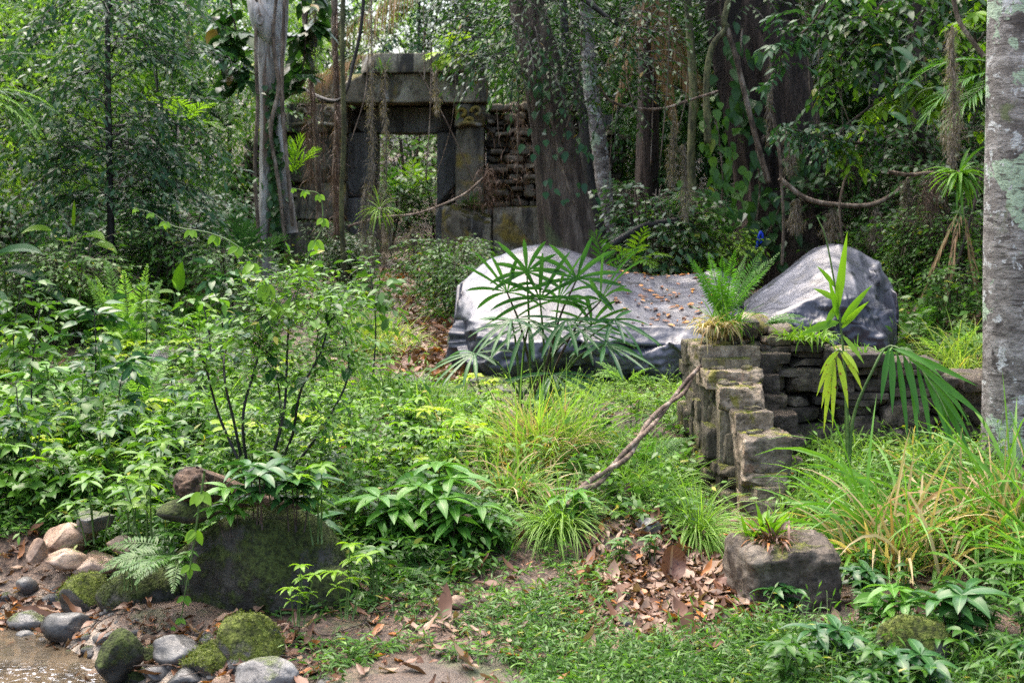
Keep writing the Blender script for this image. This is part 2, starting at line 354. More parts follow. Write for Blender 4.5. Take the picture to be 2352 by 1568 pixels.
M['boulder'] = surf('grey_purple_rock', [(.1, (.016, .017, .025)), (.5, (.037, .038, .053)), (.9, (.075, .077, .098))], 1.6, 9, .42, .34, (1, 1, 1.2),
    [((.03, .03, .037), 4, .54, .68, (1, 1, 1.6)), ((.014, .014, .018), 7, .585, .63, (.6, .6, 2.2)), ((.12, .12, .14), 6, .62, .7, (1, 1, 1))], wet=.10, bscale=12, bdist=.02, spec=.55)
M['stone'] = surf('grey_stone', [(.1, (.06, .057, .053)), (.5, (.14, .133, .124)), (.9, (.26, .25, .23))], 5, 8, .5, .6, wet=.25, moss=((.06, .08, .015), .45))
M['cobble'] = surf('wet_cobble', [(.1, (.035, .034, .032)), (.5, (.085, .083, .078)), (.9, (.17, .165, .15))], 6, 8, .45, .4, wet=.16)
M['tan'] = surf('tan_stone', [(.1, (.13, .08, .05)), (.5, (.28, .185, .125)), (.9, (.44, .33, .25))], 5, 8, .6, .6, moss=((.1, .13, .03), .3))
M['mossrock'] = surf('mossy_rock', [(.1, (.035, .032, .027)), (.5, (.085, .078, .066)), (.9, (.15, .137, .115))], 5, 8, .6, .8, moss=((.085, .105, .016), .70))
M['darkmoss'] = surf('dark_mossy_rock', [(.1, (.016, .016, .013)), (.5, (.042, .04, .032)), (.9, (.085, .078, .062))], 5, 8, .6, .9, moss=((.04, .055, .01), .74))
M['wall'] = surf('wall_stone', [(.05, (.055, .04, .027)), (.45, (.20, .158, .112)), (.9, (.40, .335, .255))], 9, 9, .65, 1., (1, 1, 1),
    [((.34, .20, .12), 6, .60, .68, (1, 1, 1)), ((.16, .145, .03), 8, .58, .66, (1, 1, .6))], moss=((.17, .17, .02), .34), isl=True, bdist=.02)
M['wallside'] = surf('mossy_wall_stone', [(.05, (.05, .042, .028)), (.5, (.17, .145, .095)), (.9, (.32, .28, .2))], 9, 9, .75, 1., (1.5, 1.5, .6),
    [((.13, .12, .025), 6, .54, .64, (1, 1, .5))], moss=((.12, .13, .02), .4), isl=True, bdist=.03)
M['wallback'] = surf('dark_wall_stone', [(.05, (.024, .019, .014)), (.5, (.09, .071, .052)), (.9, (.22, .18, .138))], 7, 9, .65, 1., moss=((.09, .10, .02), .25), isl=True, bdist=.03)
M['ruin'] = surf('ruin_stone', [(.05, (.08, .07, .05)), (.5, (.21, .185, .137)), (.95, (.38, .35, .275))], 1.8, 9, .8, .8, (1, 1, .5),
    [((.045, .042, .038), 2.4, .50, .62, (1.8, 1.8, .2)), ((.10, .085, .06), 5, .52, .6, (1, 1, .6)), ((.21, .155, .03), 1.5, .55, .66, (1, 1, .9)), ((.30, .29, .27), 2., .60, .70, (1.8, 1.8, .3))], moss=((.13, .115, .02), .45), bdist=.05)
M['rubble'] = surf('mossy_rubble_stone', [(.05, (.045, .037, .026)), (.5, (.13, .11, .08)), (.95, (.25, .22, .17))], 4, 9, .8, .8, moss=((.13, .12, .02), .3), isl=True, bdist=.04)
M['block'] = surf('brown_block_stone', [(.05, (.026, .019, .013)), (.5, (.095, .072, .05)), (.95, (.21, .175, .13))], 6, 9, .65, .9, patches=[((.24, .19, .15), 9, .6, .68, (1, 1, 1))], moss=((.12, .13, .02), .36), bdist=.02)
M['ruindark'] = surf('ruin_shade_stone', [(.05, (.04, .038, .035)), (.5, (.12, .113, .103)), (.95, (.22, .21, .19))], 1.8, 8, .8, .8, (1.8, 1.8, .3), bdist=.04)  # darker copy of the ruin stone, recess shade put into the colour
M['wood'] = surf('twisted_wood', [(.3, (.07, .045, .03)), (.55, (.2, .14, .1)), (.75, (.36, .29, .23))], 10, 8, .7, .9, (1, 1, .5))
M['burl'] = surf('rotting_wood', [(.3, (.03, .017, .01)), (.6, (.12, .07, .04)), (.8, (.22, .14, .085))], 14, 8, .7, 1.)
M['rope'] = surf('blue_rope', [(.3, (.01, .05, .6)), (.7, (.02, .09, .8))], 30, 2, .5, .2)

# ---------------------------------------------------------------- the setting: ground, stream, path
def ground_mat():
    T = NT('forest_floor'); g = T.n('NewGeometry'); pos = g.outputs['Position']; xyz = T.n('SeparateXYZ', i0=pos)
    n1 = T.noise(pos, 1.7, 6., .6); n2 = T.noise(pos, 14., 6., .6); n3 = T.noise(pos, 60., 4.)
    mud = T.mix(n2, (.035, .025, .018), (.125, .092, .068)); litter = T.mix(T.ramp(n3, .35, .65), (.04, .023, .015), (.15, .093, .06))
    col = T.mix(T.ramp(n1, .35, .6), mud, litter)
    col = T.mix(T.math('MULTIPLY', T.ramp(T.noise(pos, 3.1, 7., .7), .52, .66), .45), col, T.mix(n3, (.03, .06, .012), (.07, .12, .025)))
    low = T.ramp(T.math('ADD', xyz.outputs[2], T.math('MULTIPLY', T.math('SUBTRACT', n2, .5), .06)), .0, -.05)
    near = T.ramp(xyz.outputs[1], 6.6, 6.)
    sand = T.mix(n3, (.16, .125, .092), (.36, .30, .235)); col = T.mix(T.math('MULTIPLY', low, near), col, sand)
    bp = T.n('Bump', Strength=1., Distance=.03, Height=T.math('ADD', n2, T.math('MULTIPLY', n3, .4)))
    T.link(T.n('BsdfPrincipled', Base__Color=col, Roughness=T.math('ADD', .35, T.math('MULTIPLY', n2, .5)), Normal=bp.outputs[0], i13=.4).outputs[0], T.out.inputs[0]); return T.m
ys = np.unique(np.concatenate([np.linspace(-30, 3.5, 40), np.arange(3.5, 10, .03), np.arange(10, 22, .12), np.linspace(22, 90, 90)]))
xs = np.unique(np.concatenate([np.linspace(-60, -9, 40), np.arange(-9, -3, .15), np.arange(-3, 3.2, .03), np.arange(3.2, 9, .15), np.linspace(9, 60, 40)]))
gx, gy = np.meshgrid(xs, ys); gv = np.stack([gx, gy, terr(gx, gy)], -1)
near = sst(12, 9, gy) * sst(4, 3, np.abs(gx)); gv[..., 2] += near * .03 * (fbm(gv * 11, 3, 3) - .45)
ny, nx = gx.shape; k, c = np.meshgrid(np.arange(ny - 1), np.arange(nx - 1), indexing='ij')
g = MB(); g.add(gv, np.stack([k * nx + c, k * nx + c + 1, (k + 1) * nx + c + 1, (k + 1) * nx + c], -1).reshape(-1, 4))
tag(g.build('ground', ground_mat()), kind='structure')

def water_mat():
    T = NT('stream_water'); pos = T.n('NewGeometry').outputs['Position']
    v = T.scale(pos, (1., 2.2, 1.)); n1 = T.noise(v, 9., 4., .6, .6); n2 = T.noise(v, 34., 4., .6)
    front = T.ramp(T.math('SUBTRACT', T.n('SeparateXYZ', i0=pos).outputs[1], 0.), 5.62, 5.4)
    hgt = T.math('MULTIPLY', T.math('ADD', n1, T.math('MULTIPLY', n2, .5)), T.math('ADD', .12, front))
    bp = T.n('Bump', Strength=.8, Distance=.05, Height=hgt)
    gl = T.n('BsdfPrincipled', Base__Color=(.16, .13, .09, 1), Roughness=.04, Normal=bp.outputs[0], IOR=1.33, i13=.6)
    tr = T.n('BsdfTransparent', Color=(.62, .56, .46, 1))
    fr = T.n('Fresnel', IOR=1.33, Normal=bp.outputs[0])
    base = T.n('MixShader', i0=T.math('ADD', .10, T.math('MULTIPLY', fr.outputs[0], 1.3)), i1=tr.outputs[0], i2=gl.outputs[0])
    foam = T.math('MULTIPLY', T.ramp(T.noise(T.scale(pos, (1, 2.5, 1)), 26., 5., .7, 1.), .56, .68), T.ramp(T.n('SeparateXYZ', i0=pos).outputs[1], 5.58, 5.42))
    fm = T.n('BsdfDiffuse', Color=(.8, .82, .85, 1))
    T.link(T.n('MixShader', i0=foam, i1=base.outputs[0], i2=fm.outputs[0]).outputs[0], T.out.inputs[0]); return T.m
wx, wy = np.meshgrid(np.concatenate([np.linspace(-12, -3, 30), np.arange(-2.96, -.9, .02), np.linspace(-.85, 1, 10)]), np.concatenate([np.linspace(-25, 4.4, 60), np.arange(4.45, 6.2, .02)]))
wz = -.115 + 0 * wx; pw = np.stack([wx, wy * 2.2, 0 * wx], -1); ripple = sst(5.7, 5.4, wy) * sst(4, 5, wy)
wz = wz + .06 * (fbm(pw * 5, 3, 2) - .45) * ripple
ny, nx = wx.shape; k, c = np.meshgrid(np.arange(ny - 1), np.arange(nx - 1), indexing='ij')
tag(MB().add(np.stack([wx, wy, wz], -1), np.stack([k * nx + c, k * nx + c + 1, (k + 1) * nx + c + 1, (k + 1) * nx + c], -1).reshape(-1, 4)).build('water', water_mat()), kind='structure')

# ---------------------------------------------------------------- rocks and masonry
def ico(sub):
    b = bmesh.new(); bmesh.ops.create_icosphere(b, subdivisions=sub, radius=1)
    v = np.array([p.co[:] for p in b.verts]); f = np.array([[q.index for q in p.verts] for p in b.faces]); b.free(); return v, f
ICO = {s_: ico(s_) for s_ in (3, 4, 5)}
def rock(c, size, seed, sub=4, rough=.18, cuts=7, rz=0., chop=(.62, .9), fine=.03):
    v, f = ICO[sub]; r2 = np.random.default_rng(seed); v = v.copy()
    for _ in range(cuts):
        n = nrm(r2.normal(size=3)); d = r2.uniform(*chop); e = v @ n - d; v = v - np.where(e > 0, e * .88, 0)[:, None] * n
    v = v * (1 + rough * 2 * (fbm(v * 1.4 + seed, 3, seed) - .45) + fine * 2 * (fbm(v * 6 + seed, 3, seed + 5) - .45))[:, None]
    v = v * A(*size); cs, sn = math.cos(rz), math.sin(rz)
    v = np.stack([v[:, 0] * cs - v[:, 1] * sn, v[:, 0] * sn + v[:, 1] * cs, v[:, 2]], -1)
    return MB().add(v + A(*c), f)
def block(mb, lo, hi, n=8, r=.18, amp=.05, seed=0, yaw=0., freq=3., chips=0):
    """a roughly squared stone between two corners"""
    lo, hi = A(*lo), A(*hi); hs = (hi - lo) / 2; c = (lo + hi) / 2; rad = r * hs.min()
    u = np.linspace(-1, 1, n); a, b = np.meshgrid(u, u, indexing='ij'); one = np.ones_like(a); V = []; Fc = []
    for k, (ax, sg) in enumerate([(0, 1), (0, -1), (1, 1), (1, -1), (2, 1), (2, -1)]):
        q = np.zeros((n, n, 3)); o = [i for i in range(3) if i != ax]; q[..., ax] = sg * one
        q[..., o[0]] = a; q[..., o[1]] = b; V.append(q.reshape(-1, 3))
        i, j = np.meshgrid(np.arange(n - 1), np.arange(n - 1), indexing='ij'); B = k * n * n
        fc = np.stack([B + i * n + j, B + (i + 1) * n + j, B + (i + 1) * n + j + 1, B + i * n + j + 1], -1).reshape(-1, 4)
        if (sg > 0) == (ax == 1): fc = fc[:, ::-1]
        Fc.append(fc)
    v = np.concatenate(V) * hs; inner = np.clip(v, -(hs - rad), hs - rad); v = inner + nrm(v - inner) * rad * (np.linalg.norm(v - inner, axis=-1, keepdims=True) > 1e-9)
    if chips:
        r2 = np.random.default_rng(seed + 900)
        for _ in range(chips):
            n_ = nrm(r2.choice([-1, 1], 3) * r2.uniform(.25, 1, 3)); d_ = (np.abs(n_) @ hs) * r2.uniform(.68, .92); e_ = v @ n_ - d_; v = v - np.where(e_ > 0, e_ * .95, 0)[:, None] * n_
    dn = nrm(v / hs); w_ = v + c
    s = hs.min(); v = v + dn * (amp * s * 2 * (fbm(w_ / s * .5 * freq / 3 + seed * 3.1, 4, seed) - .45))[:, None] + nrm(v) * (amp * .7 * s * (fbm(w_ / s * freq * .7 + seed, 3, seed + 3, True) - .5))[:, None]
    cs, sn = math.cos(yaw), math.sin(yaw); v = np.stack([v[:, 0] * cs - v[:, 1] * sn, v[:, 0] * sn + v[:, 1] * cs, v[:, 2]], -1)
    mb.add(v + c, np.concatenate(Fc)); return mb

# the big grey rock slabs
def slab_rock(name, label, x0, x1, crest, lip, foot, Yl, Yc, seed, rightend=1., leftend=1., rough_end=0.):
    """crest, lip and foot are heights over x; Yl, Yc the distances of the lip and the crest"""
    nu, nv = 220, 150; u = np.linspace(0, 1, nu); x = x0 + (x1 - x0) * u
    zc, zl, zf = (np.interp(x, *q) for q in (crest, lip, foot))
    ker = np.exp(-np.linspace(-2, 2, 15) ** 2); ker /= ker.sum()
    sm = lambda q: np.convolve(np.pad(q, 7, 'edge'), ker, 'valid')
    zc, zl = sm(zc), np.minimum(sm(zl), sm(zc) - .01)
    cv = np.stack([np.stack([0 * x + Yl + .12, zf], -1), np.stack([0 * x + Yl - .07, zf + (zl - zf) * .3], -1), np.stack([0 * x + Yl - .10, zf + (zl - zf) * .7], -1), np.stack([0 * x + Yl + .02, zl], -1),
        np.stack([0 * x + Yl + (Yc - Yl) * .4, zl + (zc - zl) * .5], -1), np.stack([0 * x + Yc, zc + .035], -1), np.stack([0 * x + Yc + .32, zc + .01], -1), np.stack([0 * x + Yc + .6, zc - (zc - zf) * .35], -1), np.stack([0 * x + Yc + .8, zf - .1], -1)], 0)
    tt = np.linspace(0, 8 - 1e-6, nv); k = tt.astype(int); f = (tt - k)[:, None, None]; f = f * f * (3 - 2 * f) * .35 + f * .65
    q = cv[k] * (1 - f) + cv[k + 1] * f
    for _ in range(4): q[1:-1] = .25 * q[:-2] + .5 * q[1:-1] + .25 * q[2:]
    endw = np.minimum(1, np.minimum(u / .09 * 1 if leftend else 1, 1)) if leftend else np.ones(nu)
    e = np.ones(nu)
    if leftend: e *= np.sqrt(np.clip(1 - (1 - np.clip(u / .26, 0, 1)) ** 2, .0, 1))
    if rightend: e *= np.sqrt(np.clip(1 - (1 - np.clip((1 - u) / .24, 0, 1)) ** 2, .0, 1))
    ym = Yc * .5 + Yl * .5
    Y = ym + (q[..., 0] - ym) * (.12 + .88 * e)[None]
    V = np.stack([np.broadcast_to(x, Y.shape), Y, q[..., 1]], -1)
    n = nrm(np.cross(np.gradient(V, axis=1), np.gradient(V, axis=0)))
    face = sst(.75, .35, n[..., 2]) * 1.0
    wv = fbm(V * 2.4 + seed, 4, seed, True); w2 = fbm(V * A(7, 7, 9) + seed, 4, seed + 9, True); w3 = fbm(V * 1.1 + seed, 3, seed + 3)
    # angular breaks on the steep faces: the nearest of many scattered planes decides how far each spot is broken away
    r2 = np.random.default_rng(seed); sd_ = np.stack([r2.uniform(x0 - .2, x1 + .2, 130), r2.uniform(Yl - .4, Yc + 1, 130), r2.uniform(.1, 1.5, 130)], -1); tn_ = nrm(r2.normal(size=(130, 3)) * A(.55, .55, .55))
    D_ = (V.reshape(-1, 1, 3) + .12 * (fbm(V.reshape(-1, 3) * 3, 2, 4)[:, None, None] - .45) - sd_[None]); di = np.argmin((D_ * A(1, 1, 1.5)) ** 2 @ np.ones(3), 1); fc = (D_[np.arange(len(di)), di] * tn_[di]).sum(-1).reshape(V.shape[:2]) + (r2.uniform(-.05, .05, 130))[di].reshape(V.shape[:2])
    low = np.maximum(sst(.05, -.10, V[..., 2] - zl[None]), (sst(.70, .82, u) * sst(.95, .84, u))[None] * rough_end); face = face * (.12 + .88 * low)
    V = V + n * (.05 * (w3 - .45) * 2 + .045 * (wv - .5) * (1 - face) + face * .30 * np.clip(fc, -.3, .3) + face * .16 * (wv - .5) + face * .05 * (w2 - .5) + face * .03 * (fbm(V * 15 + seed, 2, seed + 19, True) - .4))[..., None]
    k, c = np.meshgrid(np.arange(nv - 1), np.arange(nu - 1), indexing='ij')
    mb = MB().add(V, np.stack([k * nu + c, k * nu + c + 1, (k + 1) * nu + c + 1, (k + 1) * nu + c], -1).reshape(-1, 4))
    for col in (0, nu - 1): mb.extra(np.array([(0 * nu + col, i * nu + col, (i + 1) * nu + col) for i in range(1, nv - 1)]))
    return tag(mb.build(name, M['boulder'], loc=(x0 + (x1 - x0) / 2, Yl, zf.mean())), label, 'rock')
def prof_px(pts, Y): return [(p[0] - 1176) * Y / F for p in pts], [CAMZ - (p[1] - HOR) * Y / F for p in pts]
Yc, Yl = 11.1, 10.0
slab_rock('rock', 'long low lavender grey rock with a smooth leaf-strewn top, behind the fan palm', -.40, 1.70,
    prof_px([(1040, 700), (1062, 655), (1080, 636), (1130, 600), (1190, 574), (1240, 568), (1300, 580), (1360, 604), (1430, 634), (1500, 646), (1560, 640), (1620, 634), (1690, 660), (1710, 690)], Yc),
    prof_px([(1040, 740), (1100, 738), (1200, 742), (1300, 738), (1450, 740), (1550, 745), (1620, 744), (1720, 748)], Yl), prof_px([(1040, 880), (1720, 895)], Yl), Yl, Yc, 3)
slab_rock('rock', 'tall humped grey rock with a rough dark right flank behind the stone wall', 1.66, 2.83,
    prof_px([(1690, 712), (1720, 692), (1780, 655), (1850, 603), (1890, 578), (1930, 570), (1970, 584), (2005, 610), (2030, 660), (2050, 740)], 10.75),
    prof_px([(1690, 745), (1740, 735), (1800, 715), (1880, 680), (1930, 665), (1980, 680), (2020, 730), (2050, 840)], 10.1), prof_px([(1690, 890), (2060, 890)], 10.1), 10.1, 10.75, 8, rough_end=1.)
tag(rock(P(1640, 672, 11.9), (.26, .24, .20), 31, 4, .12, 3).build('rock', M['boulder']), 'small rounded pale grey rock behind the fern on the wall top', 'rock')
mb = MB(); block(mb, (-.95, 9.75, .3), (-.05, 10.15, .445), 20, .3, .2, 4); block(mb, (-.7, 9.45, .3), (.35, 9.8, .415), 20, .3, .2, 7)
tag(mb.build('stepping_slab', M['stone'], loc=(-.3, 9.8, .35)), 'flat grey stone slab set in the path in front of the long rock', 'stone slab')

# the ruined stone wall: an end that steps down towards the stream and a long dark face behind it
wall = thing('stone_wall', 'ruined dry stone wall with a stepped mossy end and a fern on top', 'wall', (1.2, 7.2, .1))
steps = [(1600, 1742, 795, 852, 7.95), (1618, 1755, 853, 890, 7.72), (1658, 1762, 891, 944, 7.52), (1688, 1772, 948, 1001, 7.38), (1708, 1816, 1004, 1086, 7.2), (1712, 1816, 1088, 1117, 7.16),
         (1724, 1800, 1119, 1147, 7.13), (1710, 1802, 1149, 1192, 7.1), (1700, 1808, 1194, 1230, 7.06), (1690, 1800, 1232, 1275, 7.04)]
cap = MB(); side = MB(); k = 0
for (a, b, t0, t1, Y) in steps:
    x0, x1 = (a - 1176) * Y / F, (b - 1176) * Y / F; z1, z0 = CAMZ - (t0 - HOR) * Y / F, CAMZ - (t1 - HOR) * Y / F - .012
    block(cap, (x0, Y, z0), (x1, Y + rng.uniform(.26, .4), z1), 24, .12, .36, k + 1, rng.normal() * .09, 3.5, 7); k += 1
    y = Y + .3
    while y < 8.45:                                   # the same course going back into the wall
        l = rng.uniform(.1, .3); zz = z1 - rng.uniform(.005, .03)
        block(side, (x0 - .012 + rng.uniform(-.02, .03) + (1.03 - x0) * min(1, (y - Y) / .7), y, z0), (1.36 + rng.uniform(-.02, .04), y + l - .008, zz), 12, .2, .36, 40 + k, rng.normal() * .03, 3., 3); y += l; k += 1
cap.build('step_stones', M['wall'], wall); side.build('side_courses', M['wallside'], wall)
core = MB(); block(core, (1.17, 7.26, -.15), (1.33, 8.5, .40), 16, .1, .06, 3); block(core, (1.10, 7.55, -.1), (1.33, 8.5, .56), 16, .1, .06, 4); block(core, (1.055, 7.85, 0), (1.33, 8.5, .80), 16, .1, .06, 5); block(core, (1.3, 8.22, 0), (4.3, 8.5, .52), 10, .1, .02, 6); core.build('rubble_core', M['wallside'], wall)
back = MB(); top = lambda x: np.interp(x, [1.2, 1.5, 1.8, 2.05, 2.4, 2.7, 4.2], [.97, .93, .85, .8, .74, .68, .62]); z = .0
while z < .95:                                        # the long face, roughly course by course
    h = rng.uniform(.06, .12); x = 1.32
    while x < 4.3:
        l = rng.uniform(.07, .32); zl, zh = z + rng.normal() * .012, z + h + rng.normal() * .012
        if zh - h * .4 < top(x + l / 2):
            f = rng.uniform(-.05, .04)
            for (za, zb) in (((zl, (zl + zh) / 2 - .002), ((zl + zh) / 2 + .002, zh)) if l > .14 and rng.uniform() < .3 else ((zl, zh),)):
                block(back, (x, 8.06 + f + rng.normal() * .012, za), (x + l - .006, 8.42, min(zb, top(x) + .04)), 10, .22, .4, k, rng.normal() * .04, 3., 4); k += 1
        x += l
    z += h * .97
for (a_, b_, t0, t1, Y) in [(1738, 1800, 812, 860, 8.0), (1745, 1790, 862, 905, 7.95), (1752, 1812, 907, 950, 7.9), (1770, 1830, 952, 1002, 7.8), (1790, 1850, 1004, 1050, 7.7), (1800, 1842, 1052, 1110, 7.6)]:
    block(back, ((a_ - 1176) * Y / F, Y, CAMZ - (t1 - HOR) * Y / F), ((b_ - 1176) * Y / F, Y + .3, CAMZ - (t0 - HOR) * Y / F), 12, .2, .4, k, rng.normal() * .12, 3., 5); k += 1
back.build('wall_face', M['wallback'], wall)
capm = MB()
for (px, py, Y, sx, sy, sz) in [(1650, 760, 8.2, .12, .2, .06), (1725, 745, 8.3, .13, .16, .07), (1790, 765, 8.3, .12, .16, .08), (1850, 790, 8.3, .14, .15, .06), (1930, 812, 8.3, .13, .15, .05), (1690, 790, 8.25, .12, .18, .07), (1770, 800, 8.2, .09, .12, .06), (2040, 838, 8.3, .16, .15, .05), (2160, 862, 8.3, .16, .15, .05)]:
    r_ = rock(P(px, py, Y), (sx, sy, sz), k, 3, .2, 6); capm.add(r_.v[0], r_.f3[0]); k += 1
capm.build('coping_stones', M['wall'], wall)
rbl = MB()
for (a_, b_, t0, t1, Y) in steps[:6]:
    for _ in range(4):
        px = a_ + (b_ - a_) * rng.uniform(.1, .95); sz = rng.uniform(.012, .03); y_ = Y + rng.uniform(.04, .16); r_ = rock(A((px - 1176) * Y / F, y_, CAMZ - (t0 - HOR) * Y / F + sz * .3), (sz * 1.4, sz, sz * .7), k, 3, .25, 8, chop=(.5, .85)); rbl.add(r_.v[0], r_.f3[0]); k += 1
tag(rbl.build('rubble', M['wallside'], wall), kind='stuff')
mo = MB()                                             # loose moss on the treads
for (a, b, t0, t1, Y) in steps[:8]:
    for _ in range(rng.integers(1, 3)):
        x = ((a + (b - a) * rng.uniform(.08, .75)) - 1176) * Y / F; n = 110; o = np.stack([x + rng.normal(size=n) * .028, Y + .06 + rng.normal(size=n) * .03, np.full(n, CAMZ - (t0 - HOR) * Y / F - .006)], -1)
        ribbons(mo, o, nrm(A(0, 0, 1) + rng.normal(size=(n, 3)) * .8), rdir(n), rnd(n, .006, .018), .005, .3, 2, LANCE, 0, 2)
tag(mo.build('moss', M['tuftmoss'], wall), kind='stuff')

# stones and boulders along the stream
def stone(name, px, py0, py1, w_, m, label, seed, Y=None, cat='boulder', deep=1., sub=4, group=None, rz=0., **kw):
    if Y is None: Y = GP(px, py1)[1]
    hw = w_ / 2 * Y / F; hz = (py1 - py0) / 2 * Y / F * 1.12
    c_ = P(px, (py0 + py1) / 2, Y) + A(0, hw * .6 * deep, -hz * .1)
    return tag(rock(A(0, 0, 0), (hw * 1.12, hw * deep, hz * 1.1), seed, sub, rz=rz, **kw).build(name, M[m]), label, cat, group), c_
def put(args, kw={}):
    o, c_ = stone(*args, **kw); o.location = tuple(c_); ORG[o.name] = c_; return o
put(('boulder', 590, 1190, 1452, 345, 'darkmoss', 'largest dark mossy boulder under the glossy broad-leaved plants beside the stream', 51, 5.75), dict(sub=5, deep=.75, rough=.24, cuts=3, fine=.05))
sb_ = rock(P(572, 1492, 5.24), (.135, .13, .135), 52, 5, .18, 4, fine=.05); r_ = rock(P(485, 1528, 5.2), (.11, .11, .085), 62, 5, .18, 4, fine=.05); sb_.add(r_.v[0], r_.f3[0])
o = tag(sb_.build('boulder', M['mossrock'], loc=P(550, 1510, 5.24)), 'saddle-shaped boulder with bright moss beside the gravel in front', 'boulder')
put(('boulder', 320, 1318, 1432, 190, 'darkmoss', 'low dark boulder with a moss cap left of the largest mossy boulder', 53, 5.85), dict(deep=.7))
put(('boulder', 185, 1325, 1415, 110, 'mossrock', 'moss-speckled boulder between the tan stones and the round grey stone', 54, 5.95))
put(('boulder', 265, 1462, 1568, 100, 'darkmoss', 'dark wet upright rock at the edge of the water', 55, 5.25), dict(rough=.3))
put(('boulder', 745, 1310, 1440, 120, 'darkmoss', 'shaded mossy rock right of the largest boulder in the weeds', 56, 5.75))
put(('boulder', 2120, 1420, 1600, 190, 'mossrock', 'moss-topped boulder half hidden by glossy herbs at the lower right', 57, 5.05), dict(deep=.7))
put(('boulder', 390, 870, 975, 150, 'stone', 'grey boulder sunk in the herbs on the left slope', 58, 9.2), dict(deep=.8))
put(('boulder', 370, 800, 870, 110, 'stone', 'dark grey boulder behind another in the herbs on the left slope', 59, 10.2))
o, c_ = stone('stone_block', 1800, 1262, 1450, 210, 'wallback', 'big squared stone block lying below the wall end under the tall grass', 60, 5.8)
bpy.data.objects.remove(o); mb = MB(); block(mb, (.93, 5.72, -.12), (1.30, 6.1, .265), 48, .2, .42, 61, .12, 3., 10)
tag(mb.build('stone_block', M['block'], loc=(1.1, 5.9, .07)), 'big squared stone block lying below the wall end under the tall grass', 'stone block')
for i, (px, y0, y1, w_, m, lab) in enumerate([(150, 1205, 1268, 155, 'tan', 'long tan stone on top of the tan stone pile'), (145, 1262, 1308, 120, 'tan', 'rounded tan stone in the middle of the tan stone pile'), (205, 1278, 1322, 150, 'tan', 'flat pale tan stone at the foot of the tan stone pile'),
        (85, 1225, 1300, 60, 'tan', 'broken orange-tan stone at the left end of the tan stone pile'), (215, 1178, 1225, 110, 'stone', 'mossy grey stone behind the tan stone pile'), (270, 1235, 1275, 90, 'tan', 'tan stone half under fern at the right end of the tan stone pile')]):
    put(('stone', px, y0, y1, w_, m, lab, 70 + i, 6.25 + (.15 if i in (0, 4) else 0), 'stone'), dict(deep=.9, cuts=14, chop=(.42, .8), rough=.1, fine=.05))
for i, (px, y0, y1, w_, m, lab) in enumerate([(152, 1414, 1474, 112, 'cobble', 'big smooth round grey cobble on the sand'), (58, 1410, 1450, 85, 'stone', 'flat grey cobble with green moss next to the smooth round one'), (55, 1330, 1368, 50, 'cobble', 'dark grey cobble among the fallen leaves left of the boulders'),
        (60, 1452, 1476, 55, 'cobble', 'small low cobble touching the sand edge'), (95, 1500, 1520, 50, 'cobble', 'small wet cobble standing in the stream'), (240, 1455, 1482, 50, 'cobble', 'brown wet cobble right of the smooth round one'),
        (400, 1470, 1530, 110, 'cobble', 'dark cobble behind the saddle-shaped mossy boulder'), (355, 1530, 1570, 80, 'cobble', 'wet grey cobble in front of the dark upright rock'), (610, 1530, 1590, 150, 'stone', 'low brown-grey rock at the bottom edge beside the mossy saddle boulder'),
        (420, 1545, 1580, 90, 'cobble', 'pale wet cobble at the bottom edge among the gravel'), (300, 1535, 1575, 90, 'darkmoss', 'dark mossy cobble below the upright rock'), (350, 1485, 1520, 80, 'darkmoss', 'dark cobble between the upright rock and the saddle boulder'),
        (890, 1200, 1250, 70, 'stone', 'pale stone under the veined herbs'), (1490, 1195, 1228, 60, 'stone', 'grey stone under the grass left of the wall end'), (1440, 1418, 1445, 45, 'stone', 'small blue-grey stone in the dead leaves'), (1050, 1370, 1400, 55, 'tan', 'small tan stone in the low weeds')]):
    put(('cobble', px, y0, y1, w_, m, lab, 90 + i, None, 'stone'), dict(deep=.9, cuts=7, rough=.2, chop=(.55, .9)))
for nm, nn_ in (('boulder', 5200), ('boulder.001', 3600), ('boulder.002', 1500), ('boulder.003', 1200), ('boulder.006', 1800)):
    o = bpy.data.objects[nm]; me = o.data; v = np.zeros(len(me.vertices) * 3); me.vertices.foreach_get('co', v); v = v.reshape(-1, 3); vn_ = np.zeros(len(v) * 3); me.vertices.foreach_get('normal', vn_); vn_ = vn_.reshape(-1, 3)
    ok = np.where((vn_[:, 2] * .5 + fbm(v * 9, 3, 8) * 1.3 > .72) & (vn_[:, 1] < .35))[0]; k_ = ok[rng.integers(0, len(ok), nn_)]; mb = MB()
    ribbons(mb, v[k_] + rng.normal(size=(nn_, 3)) * .006 - vn_[k_] * .004 + A(*o.location), nrm(vn_[k_] + rng.normal(size=(nn_, 3)) * .8), rdir(nn_), rnd(nn_, .006, .016), .004, .5, 2, LANCE, 0, 2)
    tag(mb.build('moss', M['tuftmoss' if nm == 'boulder.001' or nm == 'boulder.003' else 'darkfuzz'], o), kind='stuff')
pts = scatter(300, [(-100, 1330), (220, 1300), (330, 1440), (640, 1470), (760, 1568), (760, 1640), (-100, 1640)], 4.9, 6.4)
protos = []
for i in range(5):
    o = rock(A(0, 0, 0), (1, .85, .66), 130 + i, 3, .22, 8, chop=(.5, .85)).build('pebble', M['cobble' if i < 3 else ('stone' if i == 3 else 'tan')])
    tag(o, 'small pebble lying in the gravel along the stream edge', 'pebble', 'pebbles along the stream'); protos.append(o)
seen = set()
